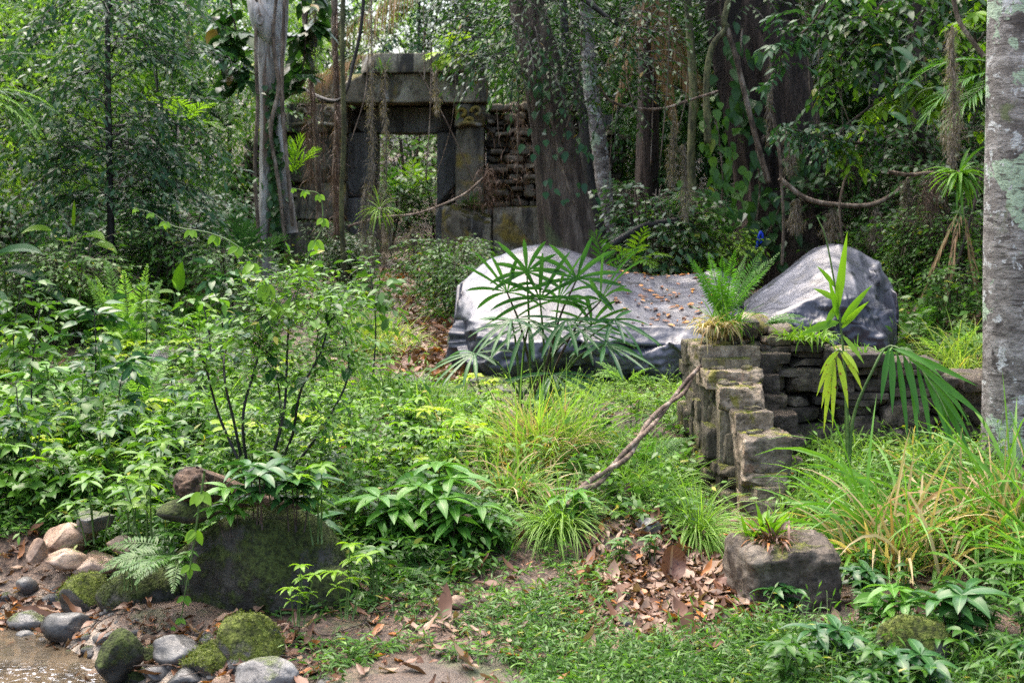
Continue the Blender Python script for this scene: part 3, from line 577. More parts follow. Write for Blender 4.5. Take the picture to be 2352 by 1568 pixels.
for i, p in enumerate(pts):
    if seg_d(p[0], p[1]) < .3: continue
    k = i % 5; o = protos[k] if k not in seen else protos[k].copy()
    if k in seen: C.objects.link(o)
    seen.add(k); s_ = min(.05, rng.lognormal(-4.1, .5)) * (1.4 if i % 9 == 0 else 1); o.location = tuple(p + A(0, 0, s_ * .1)); o.scale = (s_ * rng.uniform(.8, 1.5), s_, s_); o.rotation_euler = (rng.uniform(-.2, .2), 0, rng.uniform(0, 6))

# ---------------------------------------------------------------- the ruined gateway
YR = 20.0; ruin = thing('ruined_gateway', 'old stained stone gateway with heavy lintels, deep in the forest', 'ruin', (P(935, 620, YR)[0], YR, .6))
def rb(name, px0, py0, px1, py1, Y, dep, m='ruin', lab=None, n=22, r=.12, amp=.06, seed=[200]):
    seed[0] += 1; a, b = P(px0, py1, Y), P(px1, py0, Y); mb = MB(); block(mb, (a[0], Y, a[2]), (b[0], Y + dep, b[2]), n + 8, r, amp * 1.7, seed[0], 0, 2.5, 5)
    o = mb.build(name, M[m], ruin)
    if lab: o['label'] = lab
    return o
rb('cornice', 828, 122, 1108, 167, 19.75, 1.3); rb('lintel', 793, 168, 1118, 236, 19.85, 1.2, n=30)
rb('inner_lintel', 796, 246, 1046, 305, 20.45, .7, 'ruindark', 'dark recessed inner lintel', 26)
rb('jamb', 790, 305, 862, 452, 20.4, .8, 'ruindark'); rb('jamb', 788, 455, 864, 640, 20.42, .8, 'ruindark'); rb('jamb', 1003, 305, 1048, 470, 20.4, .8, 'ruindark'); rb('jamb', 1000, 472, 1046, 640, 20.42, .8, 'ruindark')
rb('stone_block', 660, 304, 793, 418, 20.05, 1.); rb('stone_block', 668, 421, 792, 505, 20.0, 1.); rb('stone_block', 650, 508, 796, 650, 19.95, 1.)
rb('stone_block', 1046, 293, 1112, 470, 19.95, 1.1); rb('stone_block', 1014, 473, 1128, 640, 19.8, 1.1); rb('stone_block', 1131, 474, 1262, 640, 19.85, 1.1)
rb('stone_block', 664, 226, 728, 250, 20.1, .8); rb('stone_block', 726, 170, 792, 236, 20.1, .8)
for (x0, x1, flip) in ((658, 793, 1), (1044, 1114, -1)):     # blocks carved with a scrolled face
    cb = rb('carved_block', x0, 238, x1, 291 if flip < 0 else 303, 19.9, 1., 'ruin', n=26); mb = MB(); wd = x1 - x0
    for (fx, fy, r0) in ((.25, .35, 11), (.72, .3, 12), (.5, .75, 10)):
        th = np.linspace(0, 5.2, 26); rr = r0 * (1 - th / 9); c_ = P(x0 + wd * fx, 242 + 50 * fy, 19.88); q = YR / F
        tubes(mb, np.stack([c_[0] + np.cos(th) * rr * q * flip, 0 * th + 19.88, c_[2] + np.sin(th) * rr * q], -1), np.full(26, .028), 7)
    tubes(mb, spline([P(x0 + wd * .1, 288, 19.88), P(x0 + wd * .4, 282, 19.85), P(x0 + wd * .9, 288, 19.88)], 12), np.full(12, .03), 7)
    mb.build('carving', M['ruin'], cb)
rub = MB(); k = 300
def courses(mb, px0, px1, top, bot, Y):
    global k
    py = bot
    while py > 225:
        h = rng.uniform(11, 24); x = px0 + rng.uniform(0, 12)
        while x < px1:
            l = rng.uniform(14, 52); dy = rng.normal() * 2.5; hh = h * rng.uniform(.75, 1.1)
            if top(x + l / 2) < py - h * .5 and rng.uniform() > .07:
                a, b = P(x, py + dy, Y), P(x + l - 2, py + dy - hh + 1.5, Y); f = rng.uniform(-.22, .12); block(mb, (a[0], Y + f, a[2]), (b[0], Y + .5, b[2]), 9, .75, .5, k, rng.normal() * .08, 3., 2); k += 1
            x += l
        py -= h * .95
courses(rub, 1113, 1400, lambda x: 236 + max(0, x - 1300) * .6, 472, 20.0); courses(rub, 1263, 1420, lambda x: 300, 640, 20.0)
courses(rub, 470, 658, lambda x: np.interp(x, [470, 560, 620, 658], [520, 360, 280, 240]), 640, 20.1)
rub.build('rubble_masonry', M['rubble'], ruin)
for a, b in ((P(1116, 650, 20.25), P(1410, 262, 20.25)), (P(560, 650, 20.35), P(789, 330, 20.35))):
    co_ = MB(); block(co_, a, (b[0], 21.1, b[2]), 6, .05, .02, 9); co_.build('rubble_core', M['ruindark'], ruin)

# ---------------------------------------------------------------- trunks, lianas, hanging moss
def trunk(pts, rad, n=90, ns=36, flute=0., ff=1.6, fine=.06, seed=1, mb=None, low=.12):
    p = spline(pts, n); r = np.interp(np.linspace(0, 1, n), np.linspace(0, 1, len(rad)), rad)[:, None] * np.ones((1, ns))
    th = np.arange(ns) * 2 * np.pi / ns; cx, sx_ = np.cos(th)[None] * np.ones((n, 1)), np.sin(th)[None] * np.ones((n, 1)); zz = p[:, 2:3] * np.ones((1, ns))
    q = np.stack([cx * ff, sx_ * ff, zz * .25], -1)
    r = r * (1 + flute * 2 * (fbm(q + seed, 3, seed, True) - .55) + low * 2 * (fbm(np.stack([cx, sx_, zz * 1.3], -1) + seed, 2, seed + 4) - .4) + fine * 2 * (fbm(np.stack([cx * 5, sx_ * 5, zz * 2.5], -1) + seed, 3, seed + 8) - .45))
    mb = mb or MB(); tubes(mb, p, r, ns); return mb
def crown(lm, sm, c, rad, M, K=9, L=(.4, .9), ll=.11, lw=.045, droop=.8, seed=1, shell=.35, segs=2, tw=.006, ang=1.0, lo=-1., flat=0.):
    d = rdir(M * 3); d = d[d[:, 2] > lo][:M]; M = len(d); rr = rnd(M, shell, 1) ** .5
    o = A(*c) + d * rr[:, None] * A(*rad) * (.75 + .5 * vn(d * 2.2 + seed, seed))[:, None]
    dd = nrm(d * A(1, 1, .35) + rng.normal(size=(M, 3)) * .35 + A(0, 0, .15)); dd[:, 2] *= 1 - flat
    sprays(lm, sm, o, dd, rnd(M, *L), K, ll, lw, droop, tw, segs, OVATE, 2, ang)
def limbs(mb, base, tips, r0, seed=0):
    for t in tips:
        m = (A(*base) + A(*t)) / 2 + rng.normal(size=3) * .15; tubes(mb, spline([base, m, t], 10), np.linspace(r0, r0 * .25, 10), 6)

# pale split trunk in front of the gateway
t1 = thing('tree', 'pale grey split trunk with a dark knot hole, standing in front of the stone gateway', 'tree', G(625, 15.0))
q = 15.0 / F
mb = trunk([P(606, 690, 15), P(606, 560, 15), P(612, 400, 15), P(618, 230, 15), P(624, 90, 15), P(628, -60, 15), P(632, -500, 15)], [.075, .07, .075, .095, .155, .165, .15], 110, 36, .22, 2, .09, 3)
trunk([P(672, 535, 14.95), P(656, 440, 14.95), P(646, 330, 14.95), P(640, 220, 14.95), P(634, 100, 15)], [.055, .065, .055, .055, .06], 60, 24, .2, 2, .1, 5, mb); mb.build('trunk', M['bark_pale'], t1)
kn = MB(); trunk([P(630, 100, 14.92), P(606, 62, 14.84), P(590, 28, 14.8), P(574, -8, 14.85)], [.08, .105, .085, .04], 24, 20, .25, 2, .1, 6, kn); th = np.linspace(0, 6.283, 20)
tubes(kn, np.stack([P(598, 45, 14.74)[0] + np.cos(th) * .03, 14.72 + 0 * th, P(598, 45, 14.72)[2] + np.sin(th) * .05], -1), np.full(20, .016), 8); kn.build('knot', M['bark_pale'], t1)
ho = MB(); trunk([P(598, 45, 14.80), P(598, 45, 14.76), P(597, 45, 14.735)], [.04, .045, .03], 12, 12, .1, 2, .1, 3, ho); ho.build('hollow_shade_plug', M['darkbark'], t1)  # solid dark plug, the shade of the hollow put into its colour
lm, sm = MB(), MB(); crown(lm, sm, P(640, -620, 15), (1.6, 1.5, .8), 90, 9, (.4, .8), .14, .06); limbs(sm, P(632, -480, 15), [P(560, -640, 15), P(740, -660, 15.4), P(650, -720, 14.5)], .06)
f = sm.build('branches', M['darkbark'], t1); lm.build('crown', M['mid'], t1)
iv = MB(); n = 260; yy = rnd(n, 180, 560); o = np.stack([P(0, 0, 15)[0] + (628 + (yy - 200) * .045 + rng.normal(size=n) * 9) * q, 14.9 + rng.normal(size=n) * .04, CAMZ - (yy - HOR) * q], -1)
o[:, 0] = (628 + (yy - 200) * .04 + rng.normal(size=n) * 8 - 1176) * q
ribbons(iv, o, nrm(A(0, -.5, -1) + rng.normal(size=(n, 3)) * .5), A(0, -1, .4) + rng.normal(size=(n, 3)) * .4, rnd(n, .06, .11), rnd(n, .05, .08), .3, 3, HEART)
tag(iv.build('climbing_ivy', M['dark'], loc=P(640, 400, 15)), 'dark heart-leaved ivy climbing the gap of the pale split trunk', 'ivy')
for lab, pts in [('thin brown vine stem running up the left of the pale split trunk', [(590, -60), (588, 120), (592, 250), (586, 400), (596, 560), (600, 680)]), ('twisting brown vine stem on the front of the pale split trunk', [(640, -60), (628, 90), (640, 200), (622, 300), (640, 420), (655, 560)]), ('ropy root clinging to the right of the pale split trunk', [(655, -60), (650, 100), (648, 230), (660, 380), (672, 520)])]:
    mb = MB(); trunk([P(*p_, 14.78) for p_ in pts], [.018, .022, .018], 60, 8, .2, 2, .15, 9, mb); tag(mb.build('vine_stem', M['liana'], loc=P(*pts[-1], 14.8)), lab, 'vine')
# fluted trunk right of the gateway
t2 = thing('tree', 'leaning fluted brown trunk between the gateway and the long grey rock', 'tree', G(1312, 14.0))
trunk([P(1326, 640, 14), P(1314, 560, 14), P(1292, 430, 14), P(1268, 300, 14), P(1240, 150, 14.1), P(1210, 0, 14.2), P(1180, -300, 14.4)], [.32, .27, .225, .195, .175, .165, .14], 130, 60, .34, 2.6, .06, 21).build('trunk', M['bark_flute'], t2)
lm, sm = MB(), MB()
crown(lm, sm, P(1260, 50, 13.7), (1.05, .8, .7), 250, 8, (.3, .6), .085, .032, 1.0); crown(lm, sm, P(1160, 40, 13.6), (.5, .5, .6), 100, 8, (.3, .55), .085, .032, 1.); crown(lm, sm, P(1400, 150, 13.6), (.5, .5, .6), 90, 8, (.3, .5), .08, .032, 1.)
crown(lm, sm, P(1250, -420, 14.4), (2.0, 2.0, 1.3), 110, 9, (.4, .8), .12, .05)
limbs(sm, P(1235, -150, 14.2), [P(1100, 0, 13.6), P(1420, 60, 13.6), P(1500, -420, 14.5), P(1000, -420, 14.6), P(1280, -560, 14.3)], .07)
sm.build('branches', M['darkbark'], t2); lm.build('crown', M['dark'], t2)
# giant dark trunk
t3 = thing('tree', 'giant dark buttressed trunk wrapped in vines behind the fern', 'tree', G(1815, 16.0))
trunk([P(1835, 660, 16), P(1815, 570, 16), P(1800, 430, 16), P(1775, 300, 16), P(1745, 150, 16.1), P(1715, 0, 16.2), P(1690, -400, 16.4)], [.80, .62, .52, .50, .48, .46, .38], 130, 72, .4, 2.0, .05, 33).build('trunk', M['bark_huge'], t3)
lm, sm = MB(), MB(); crown(lm, sm, P(1750, -640, 16.5), (3.6, 3.0, 1.3), 220, 9, (.5, .9), .16, .075, shell=.1); crown(lm, sm, P(1720, 0, 15.4), (.9, .5, .4), 60, 8, (.3, .6), .1, .04)
limbs(sm, P(1690, -380, 16.4), [P(1300, -600, 16), P(2200, -620, 16), P(1800, -800, 15), P(1600, -800, 18)], .14); sm.build('branches', M['darkbark'], t3); lm.build('crown', M['dark'], t3)
def climber(label, pts, Y, n, ll, mat='dark', spread=14, cat='vine', front=.5):
    """a climbing stem with big hanging heart leaves"""
    c = thing('climbing_vine', label, cat, P(*pts[-1], Y)); q = Y / F; sm, lm = MB(), MB()
    p = spline([P(*p_, Y - front * .2) for p_ in pts], 40); tubes(sm, p, np.full(40, .011), 5); sm.build('stem', M['liana'], c)
    o = p[rng.integers(0, 40, n)] + rng.normal(size=(n, 3)) * A(spread * q, .06, 8 * q)
    ribbons(lm, o, nrm(A(0, -.55, -1) + rng.normal(size=(n, 3)) * .45), A(0, -1, .55) + rng.normal(size=(n, 3)) * .3, rnd(n, .6, 1.2) * ll, rnd(n, .6, 1.) * ll * .72, .5, 4, HEART, .12); lm.build('leaves', M[mat], c)
    return c
climber('vine with big round dark leaves hanging down the middle of the giant trunk', [(1705, 60), (1700, 160), (1712, 240), (1735, 330), (1745, 440), (1730, 560)], 15.45, 70, .19, spread=22)
climber('vine with round leaves low on the right flank of the giant trunk', [(1850, 300), (1830, 400), (1790, 480), (1760, 560), (1770, 610)], 15.3, 60, .17, spread=28)
climber('dense dark-leaved climber on the left edge of the giant trunk', [(1640, 250), (1655, 350), (1660, 430), (1650, 520), (1660, 590)], 15.2, 110, .15, 'mid', 30)
climber('small-leaved climber on the fluted trunk', [(1230, 120), (1262, 260), (1290, 380), (1320, 470)], 13.7, 46, .1, 'blue', 34)
# right foreground trunk with lichen
t5 = thing('tree', 'straight grey trunk blotched with pale green lichen, nearest tree at the right edge', 'tree', G(2345, 7.7))
trunk([P(2345, 1110, 7.7), P(2347, 1000, 7.7), P(2348, 700, 7.7), P(2350, 400, 7.7), P(2354, 0, 7.7), P(2362, -500, 7.8), P(2370, -900, 7.8)], [.24, .215, .207, .203, .2, .18, .15], 240, 72, .02, 1.5, .025, 41, low=.05).build('trunk', M['bark_lichen'], t5)
lm, sm = MB(), MB(); crown(lm, sm, P(2450, -1150, 8), (1.5, 1.5, .7), 130, 9, (.4, .8), .12, .05); limbs(sm, P(2368, -850, 7.8), [P(2200, -1150, 8), P(2700, -1200, 8), P(2400, -1300, 7)], .06); sm.build('branches', M['darkbark'], t5); lm.build('crown', M['mid'], t5)
# slender sapling at the left
t6 = thing('sapling', 'slender dark-stemmed sapling with tiers of small glossy leaves at the left', 'tree', G(258, 13.6))
trunk([P(259, 720, 13.6), P(256, 600, 13.6), P(253, 450, 13.6), P(249, 250, 13.6), P(247, 0, 13.6), P(247, -180, 13.6)], [.05, .042, .034, .03, .026, .015], 60, 10, .0, 2, .08, 44).build('trunk', M['darkbark'], t6)
lm, sm = MB(), MB(); q = 13.6 / F
for (cy_, hw, n) in [(300, 250, 13), (360, 270, 14), (410, 270, 15), (460, 250, 14), (230, 250, 12), (150, 260, 13), (70, 270, 14), (0, 260, 12), (-80, 220, 9), (510, 200, 10), (540, 120, 6)]:
    th = rnd(n, 0, 6.283); b0 = np.tile(P(251, cy_, 13.6), (n, 1)) + np.stack([0 * th, 0 * th, rng.normal(size=n) * .2], -1)
    d = np.stack([np.cos(th), np.sin(th) * .7, rnd(n, .1, 1.3)], -1); L = hw * q * rnd(n, .5, 1.15)
    p, ds = droop_path(b0, d, L, rnd(n, .7, 1.8), 7); p[:, 1:] += rng.normal(size=(n, 6, 3)) * .025; tubes(sm, p, np.linspace(.006, .003, 7), 4, False)
    for j in (2, 3, 4, 5, 6):
        for sgn in (1, -1):
            k_ = rnd(n) < .8; sd = nrm(np.cross(ds[:, j], A(0, 0, 1.))) * sgn; sprays(lm, sm, p[k_, j], nrm(ds[k_, j] * .7 + sd[k_] * .8 + rng.normal(size=(k_.sum(), 3)) * .25), rnd(k_.sum(), .2, .42), 7, .105, .04, .5, .003, 2, LANCE, 2, .95, .5)
sm.build('branches', M['darkbark'], t6); lm.build('crown', M['blue'], t6)
# further trunks
for (lab, pts, rad, m, fl) in [('pinkish pale trunk behind the giant dark trunk', [P(1880, 700, 20), P(1875, 400, 20), P(1868, 170, 20), P(1862, -300, 20)], [.3, .26, .24, .2], 'bark_pink', .05),
        ('pale lichen-streaked trunk right behind the fluted trunk', [P(1400, 640, 17), P(1385, 400, 17), P(1352, 150, 17), P(1340, -300, 17)], [.12, .10, .09, .08], 'bark_lichen', .08),
        ('dark palm trunk with dead brown fronds hanging around it', [P(1480, 640, 18.5), P(1486, 400, 18.5), P(1490, 150, 18.5), P(1492, -250, 18.5)], [.17, .15, .14, .14], 'bark_huge', .1),
        ('thin winding dark trunk crossing in front of the dead palm fronds', [P(1395, 600, 15.5), P(1352, 400, 15.5), P(1335, 240, 15.5), P(1300, 100, 15.5), P(1285, -200, 15.5)], [.06, .055, .05, .045, .04], 'darkbark', .05),
        ('slim dark trunk with a crooked base left of the giant trunk', [P(1640, 640, 15.2), P(1612, 520, 15.2), P(1588, 400, 15.2), P(1592, 200, 15.2), P(1580, 0, 15.2), P(1580, -200, 15.2)], [.05, .05, .045, .045, .04, .04], 'liana_green', .1),
        ('thin dark sapling trunk in the shade right of the giant trunk', [P(2030, 560, 17), P(2018, 350, 17), P(2010, 100, 17), P(2005, -200, 17)], [.06, .05, .05, .05], 'darkbark', .05),
        ('slim brown trunk standing in the deep shade near the right edge', [P(2118, 620, 15), P(2112, 400, 15), P(2105, 150, 15), P(2100, -200, 15)], [.08, .07, .065, .06], 'bark_huge', .1)]:
    t = thing('tree', lab, 'tree', pts[0]); trunk(pts, rad, 70, 24, fl, 2, .06, int(abs(pts[0][0]) * 100) + 7).build('trunk', M[m], t)
    lm = MB(); crown(lm, None, pts[-1] + A(0, 0, .8), (1.4, 1.4, .7), 80, 9, (.4, .8), .13, .055); lm.build('crown', M['dark'], t)

def liana(label, pts, r, m='liana', lean=0.):
    o = MB(); trunk([P(*p_) for p_ in pts], [r, r * .9, r], 70, 10, .2, 2, .15, int(pts[0][0]), o)
    return tag(o.build('liana', M[m], loc=P(*pts[-1])), label, 'liana')
def moss(label, px, y0, y1, Y, w_=10, n=500, m='moss', name='hanging_moss', slant=0., belly=.7, cat='hanging moss', L=.085):
    """a hanging strand of fine frayed fibres"""
    n = int(n * 1.5); q = Y / F; t = rnd(n) ** .9; y = y0 + (y1 - y0) * t; wd = w_ * (.25 + np.abs(np.sin(t * 9 + px)) * .5 + .6 * np.exp(-((t - belly) / .22) ** 2)) * np.interp(t, [0, .9, 1], [.6, 1, .3])
    o = np.stack([(px + slant * (y - y0) + rng.normal(size=n) * wd * .42 + 3 * np.sin(y * .03 + px) - 1176) * q, Y + rng.normal(size=n) * wd * q * .4, CAMZ - (y - HOR) * q], -1)
    mb = MB(); ribbons(mb, o, nrm(rng.normal(size=(n, 3)) * 1.2 + A(0, 0, -.5)), rdir(n), rnd(n, .4, 1.3) * L, rnd(n, .0025, .006) * (Y / 13), 2.2, 4, LANCE, 0, 2)
    tubes(mb, spline([P(px, y0, Y), P(px + slant * (y1 - y0) * .5 + 3, (y0 + y1) / 2, Y), P(px + slant * (y1 - y0), y0 + (y1 - y0) * .85, Y)], 20), np.full(20, .006), 5)
    return tag(mb.build(name, M[m], loc=P(px, y0, Y)), label, cat)
liana('thick shaggy brown liana hanging left of the gateway opening', [(772, -120, 17), (768, 60, 17), (775, 250, 17), (770, 400, 17), (778, 620, 17)], .042)
liana('long greenish liana beside the left door jamb', [(795, -120, 16), (786, 80, 16), (790, 300, 16), (784, 480, 16), (792, 650, 16)], .03, 'liana_green')
liana('brown mossy liana close to the pale split trunk', [(690, -120, 16.5), (702, 60, 16.5), (716, 200, 16.5), (728, 330, 16.5), (735, 520, 16.5)], .036)
liana('dark liana curving over the left gable of the gateway', [(838, -100, 16.2), (832, 40, 16.2), (815, 130, 16.2), (780, 230, 16.2), (690, 200, 17), (640, 150, 17)], .022, 'darkbark')
liana('knobbly pale liana looping down the left of the giant trunk', [(1690, -60, 15), (1664, 45, 15), (1668, 65, 15), (1635, 110, 15), (1622, 190, 15), (1626, 330, 15)], .035, 'liana_green')
liana('pale liana running down the front of the giant trunk', [(1668, 60, 15), (1690, 130, 15), (1712, 220, 15), (1740, 330, 15), (1765, 420, 15)], .032, 'liana')
liana('thin pale liana dangling over the right of the giant trunk', [(1775, 260, 14.8), (1790, 350, 14.8), (1796, 430, 14.8), (1800, 520, 14.8), (1796, 610, 14.8)], .018)
liana('sagging moss-hung liana across the dark gap at the right', [(1790, 410, 14), (1850, 455, 14), (1920, 470, 14), (2000, 470, 14), (2060, 440, 14), (2100, 400, 14)], .025)
liana('orange-brown branch sagging between the two big trunks', [(1370, 190, 14.5), (1400, 230, 14.5), (1450, 248, 14.5), (1520, 250, 14.5), (1580, 232, 14.5), (1650, 210, 14.5)], .014, 'wood')
liana('thin bare stem slanting in front of the dark gap at the right', [(1990, 300, 13), (1962, 350, 13), (1930, 460, 13), (1935, 560, 13)], .012)
liana('broken pale branch in the shade left of the right-hand bromeliad', [(2040, 395, 13), (2090, 402, 13), (2150, 398, 13), (2230, 420, 13)], .02, 'wood')
liana('bare slanting pole across the shade beside the lichen trunk', [(2170, 660, 12), (2200, 600, 12), (2225, 520, 12), (2255, 400, 12)], .014, 'twig')
liana('long thin rootlet slanting across the gateway opening', [(960, 160, 18.5), (1010, 250, 18.5), (1050, 330, 18.5), (1090, 420, 18.5)], .008)
liana('sagging twig across the bottom of the gateway opening', [(800, 520, 15.5), (870, 500, 15.5), (960, 490, 15.5), (1060, 450, 15.5), (1110, 410, 15.5)], .014, 'wood')
liana('pale branch slanting across the shade below the bright sprays at the right', [(2260, 130, 11), (2230, 90, 11), (2200, 40, 11), (2180, -60, 11)], .02, 'liana')
liana('fallen dark branch lying against the slope between the two big trunks', [(1400, 565, 14), (1480, 520, 14.2), (1560, 505, 14.5), (1600, 480, 15)], .035, 'darkbark')
for a in [('long thread of grey moss hanging to the left door jamb', 852, -60, 610, 14.5, 13, 800), ('grey moss strand hanging in the gateway opening', 884, 140, 600, 14.6, 13, 700), ('frayed moss clump at the foot of the left door jamb', 838, 420, 610, 14.4, 12, 500),
          ('moss tuft dangling from the upper left of the gateway', 722, -40, 160, 15.5, 14, 300), ('moss beard hanging near the bottom of the gateway opening', 950, 520, 600, 15.5, 26, 420), ('moss strand right of the bromeliad by the gateway', 895, 500, 580, 14.5, 12, 260),
          ('thick shaggy moss column hanging beside the lichen trunk', 2188, 60, 370, 10.5, 26, 1300), ('moss beard on the right flank of the giant trunk', 1812, 290, 400, 14, 20, 420), ('thin moss beard below the dark gap left of the giant trunk', 1572, 330, 500, 14, 14, 420),
          ('moss fringe hanging left on the sagging liana', 1830, 455, 530, 14, 26, 420), ('moss fringe in the middle of the sagging liana', 1910, 475, 545, 14, 30, 460), ('moss fringe hanging right on the sagging liana', 2010, 470, 570, 14, 26, 460), ('dusty moss bundle below the broken pale branch', 2085, 410, 540, 13, 34, 700),
          ('thin grey moss strand at the top left of the picture', 432, -40, 110, 18, 14, 260), ('moss strand hanging over the lintel right half', 1000, 150, 260, 17, 9, 220), ('moss thread hanging right of the knobbly liana', 1768, 100, 330, 14.5, 9, 300), ('moss beard hanging left of the slim dark trunk', 1545, 250, 420, 14.6, 16, 400)]:
    moss(*a)
for a in [('reddish rootlets matted on the rubble masonry', 1120, 380, 470, 19.2, 95, 260), ('brown rootlets hanging over the right end of the gateway', 1190, 170, 420, 19, 70, 260), ('brown rootlets draped left of the gateway opening', 740, 180, 560, 18.5, 55, 160), ('shaggy roots on the thick liana left of the opening', 772, 20, 560, 16.9, 9, 500),
          ('shaggy roots on the mossy liana near the pale trunk', 712, 20, 420, 16.4, 9, 450), ('dry rootlets hanging in the dark behind the bromeliad at the right', 2140, 400, 620, 12.6, 70, 700)]:
    tag(moss(*a, m='moss2', name='hanging_roots', cat='hanging roots', L=.2), kind='stuff')
for i in range(26):                                   # slack root strings all over the middle distance
    px = rng.uniform(680, 2230); Y = rng.uniform(12.5, 18); y0 = rng.uniform(-80, 200); y1 = y0 + rng.uniform(200, 420); dx = rng.uniform(-60, 60)
    mb = MB(); tubes(mb, spline([P(px, y0, Y), P(px + dx * .2, (y0 + y1) / 2, Y), P(px + dx, min(y1, 600), Y)], 16), np.full(16, rng.uniform(.003, .007)), 4)
    tag(mb.build('root_string', M['liana'], loc=P(px, y0, Y)), 'thin bare root string dangling in the forest between the trunks', 'root', 'root strings hanging between the trunks')
mb = MB(); tubes(mb, spline([P(1748, 530, 15.1), P(1742, 545, 15.08), P(1738, 572, 15.1)], 10), np.full(10, .012), 6); tubes(mb, spline([P(1748, 530, 15.1), P(1752, 545, 15.08), P(1746, 560, 15.1)], 10), np.full(10, .012), 6); tubes(mb, spline([P(1741, 548, 15.08), P(1752, 550, 15.07)], 5), np.full(5, .011), 6)
tag(mb.build('rope', M['rope'], loc=P(1745, 540, 15.1)), 'bright blue knotted rope end at the foot of the giant trunk', 'rope')

# ---------------------------------------------------------------- the forest behind
def forest_kind(name, lab, cat, h, rad, M_, m, ll, lw, seed, tw=.05):
    t = thing(name, lab, cat, (0, 0, 0)); tb, lm, sm = MB(), MB(), MB()
    trunk([(0, 0, -.4), (.05, 0, h * .3), (-.05, .05, h * .6), (0, 0, h * .95)], [tw, tw * .8, tw * .5, tw * .2], 30, 10, .1, 2, .1, seed, tb)
    crown(lm, sm, (0, 0, h * .56), (rad, rad, h * .46), M_, 9, (.3, .75), ll, lw, .9, seed, .5)
    limbs(tb, (0, 0, h * .35), [(rng.normal() * rad * .6, rng.normal() * rad * .6, h * rng.uniform(.45, .85)) for _ in range(7)], tw * .5)
    tb.build('trunk', M['darkbark'], t); lm.build('crown', M[m], t); return Kind(t)
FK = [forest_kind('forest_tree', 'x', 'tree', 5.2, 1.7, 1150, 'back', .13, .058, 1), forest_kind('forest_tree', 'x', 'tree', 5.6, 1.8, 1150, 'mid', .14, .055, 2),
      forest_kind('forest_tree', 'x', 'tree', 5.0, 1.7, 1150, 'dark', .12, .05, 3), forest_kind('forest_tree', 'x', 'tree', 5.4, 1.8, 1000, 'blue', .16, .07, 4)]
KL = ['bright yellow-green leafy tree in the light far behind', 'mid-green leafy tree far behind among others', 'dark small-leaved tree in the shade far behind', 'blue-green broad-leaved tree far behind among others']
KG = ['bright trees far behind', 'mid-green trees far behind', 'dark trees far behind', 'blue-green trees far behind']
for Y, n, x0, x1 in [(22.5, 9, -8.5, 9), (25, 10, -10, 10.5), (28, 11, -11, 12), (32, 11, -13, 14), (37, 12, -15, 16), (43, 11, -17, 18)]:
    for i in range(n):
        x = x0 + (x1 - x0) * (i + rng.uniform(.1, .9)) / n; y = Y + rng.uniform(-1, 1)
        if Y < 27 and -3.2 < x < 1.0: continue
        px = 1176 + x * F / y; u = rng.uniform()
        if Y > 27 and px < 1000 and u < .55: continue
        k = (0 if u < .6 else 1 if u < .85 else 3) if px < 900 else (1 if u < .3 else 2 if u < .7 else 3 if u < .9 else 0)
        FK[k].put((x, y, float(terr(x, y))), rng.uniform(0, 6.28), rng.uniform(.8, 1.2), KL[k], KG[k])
for (x, y, k, s) in [(-6.5, 17.5, 0, .9), (-4.6, 19.5, 1, .8), (-8, 15.5, 1, 1), (5.2, 18.5, 2, 1.1), (7, 16.5, 2, 1.1), (3.6, 20.5, 2, 1.1), (6.2, 21, 1, 1.2), (-9.5, 12, 1, 1.2), (8.2, 12.5, 2, 1.2), (-7.2, 11, 0, 1.), (6.3, 9.5, 1, 1.1), (2.2, 21.5, 2, 1.1), (-11, 17, 0, 1.3), (-12.5, 21, 1, 1.3), (-10.5, 14, 1, 1.2), (-13.5, 25, 0, 1.3), (10.5, 15, 2, 1.3), (11.5, 20, 1, 1.3), (9, 10, 1, 1.1), (-8.5, 8.5, 0, .9)]:
    FK[k].put((x, y, float(terr(x, y))), rng.uniform(0, 6), s, KL[k].replace('far behind', 'in the middle distance'), KG[k].replace('far behind', 'in the middle distance'))

# ---------------------------------------------------------------- shrubs and herbs
def shrub_kind(name, m, h, rad, n, ll, lw, seed, K=7):
    t = thing(name, 'x', 'shrub', (0, 0, 0)); lm, sm = MB(), MB(); th = rnd(n, 0, 6.283); r = np.sqrt(rnd(n)) * rad * .35
    o = np.stack([np.cos(th) * r, np.sin(th) * r, h * rnd(n, .2, .95)], -1); d = np.stack([np.cos(th), np.sin(th), rnd(n, -.1, .9)], -1)
    sprays(lm, sm, o, d, rnd(n, .4, .9) * rad, K, ll, lw, .8, .004, 3, OVATE, 2, .95)
    for _ in range(7):
        a = rng.uniform(0, 6.28); tubes(sm, spline([(0, 0, -.08), (math.cos(a) * rad * .2, math.sin(a) * rad * .2, h * .5), (math.cos(a) * rad * .4, math.sin(a) * rad * .4, h * .95)], 10), np.linspace(.01, .004, 10), 5)
    sm.build('stems', M['twig'], t); lm.build('foliage', M[m], t); return Kind(t)
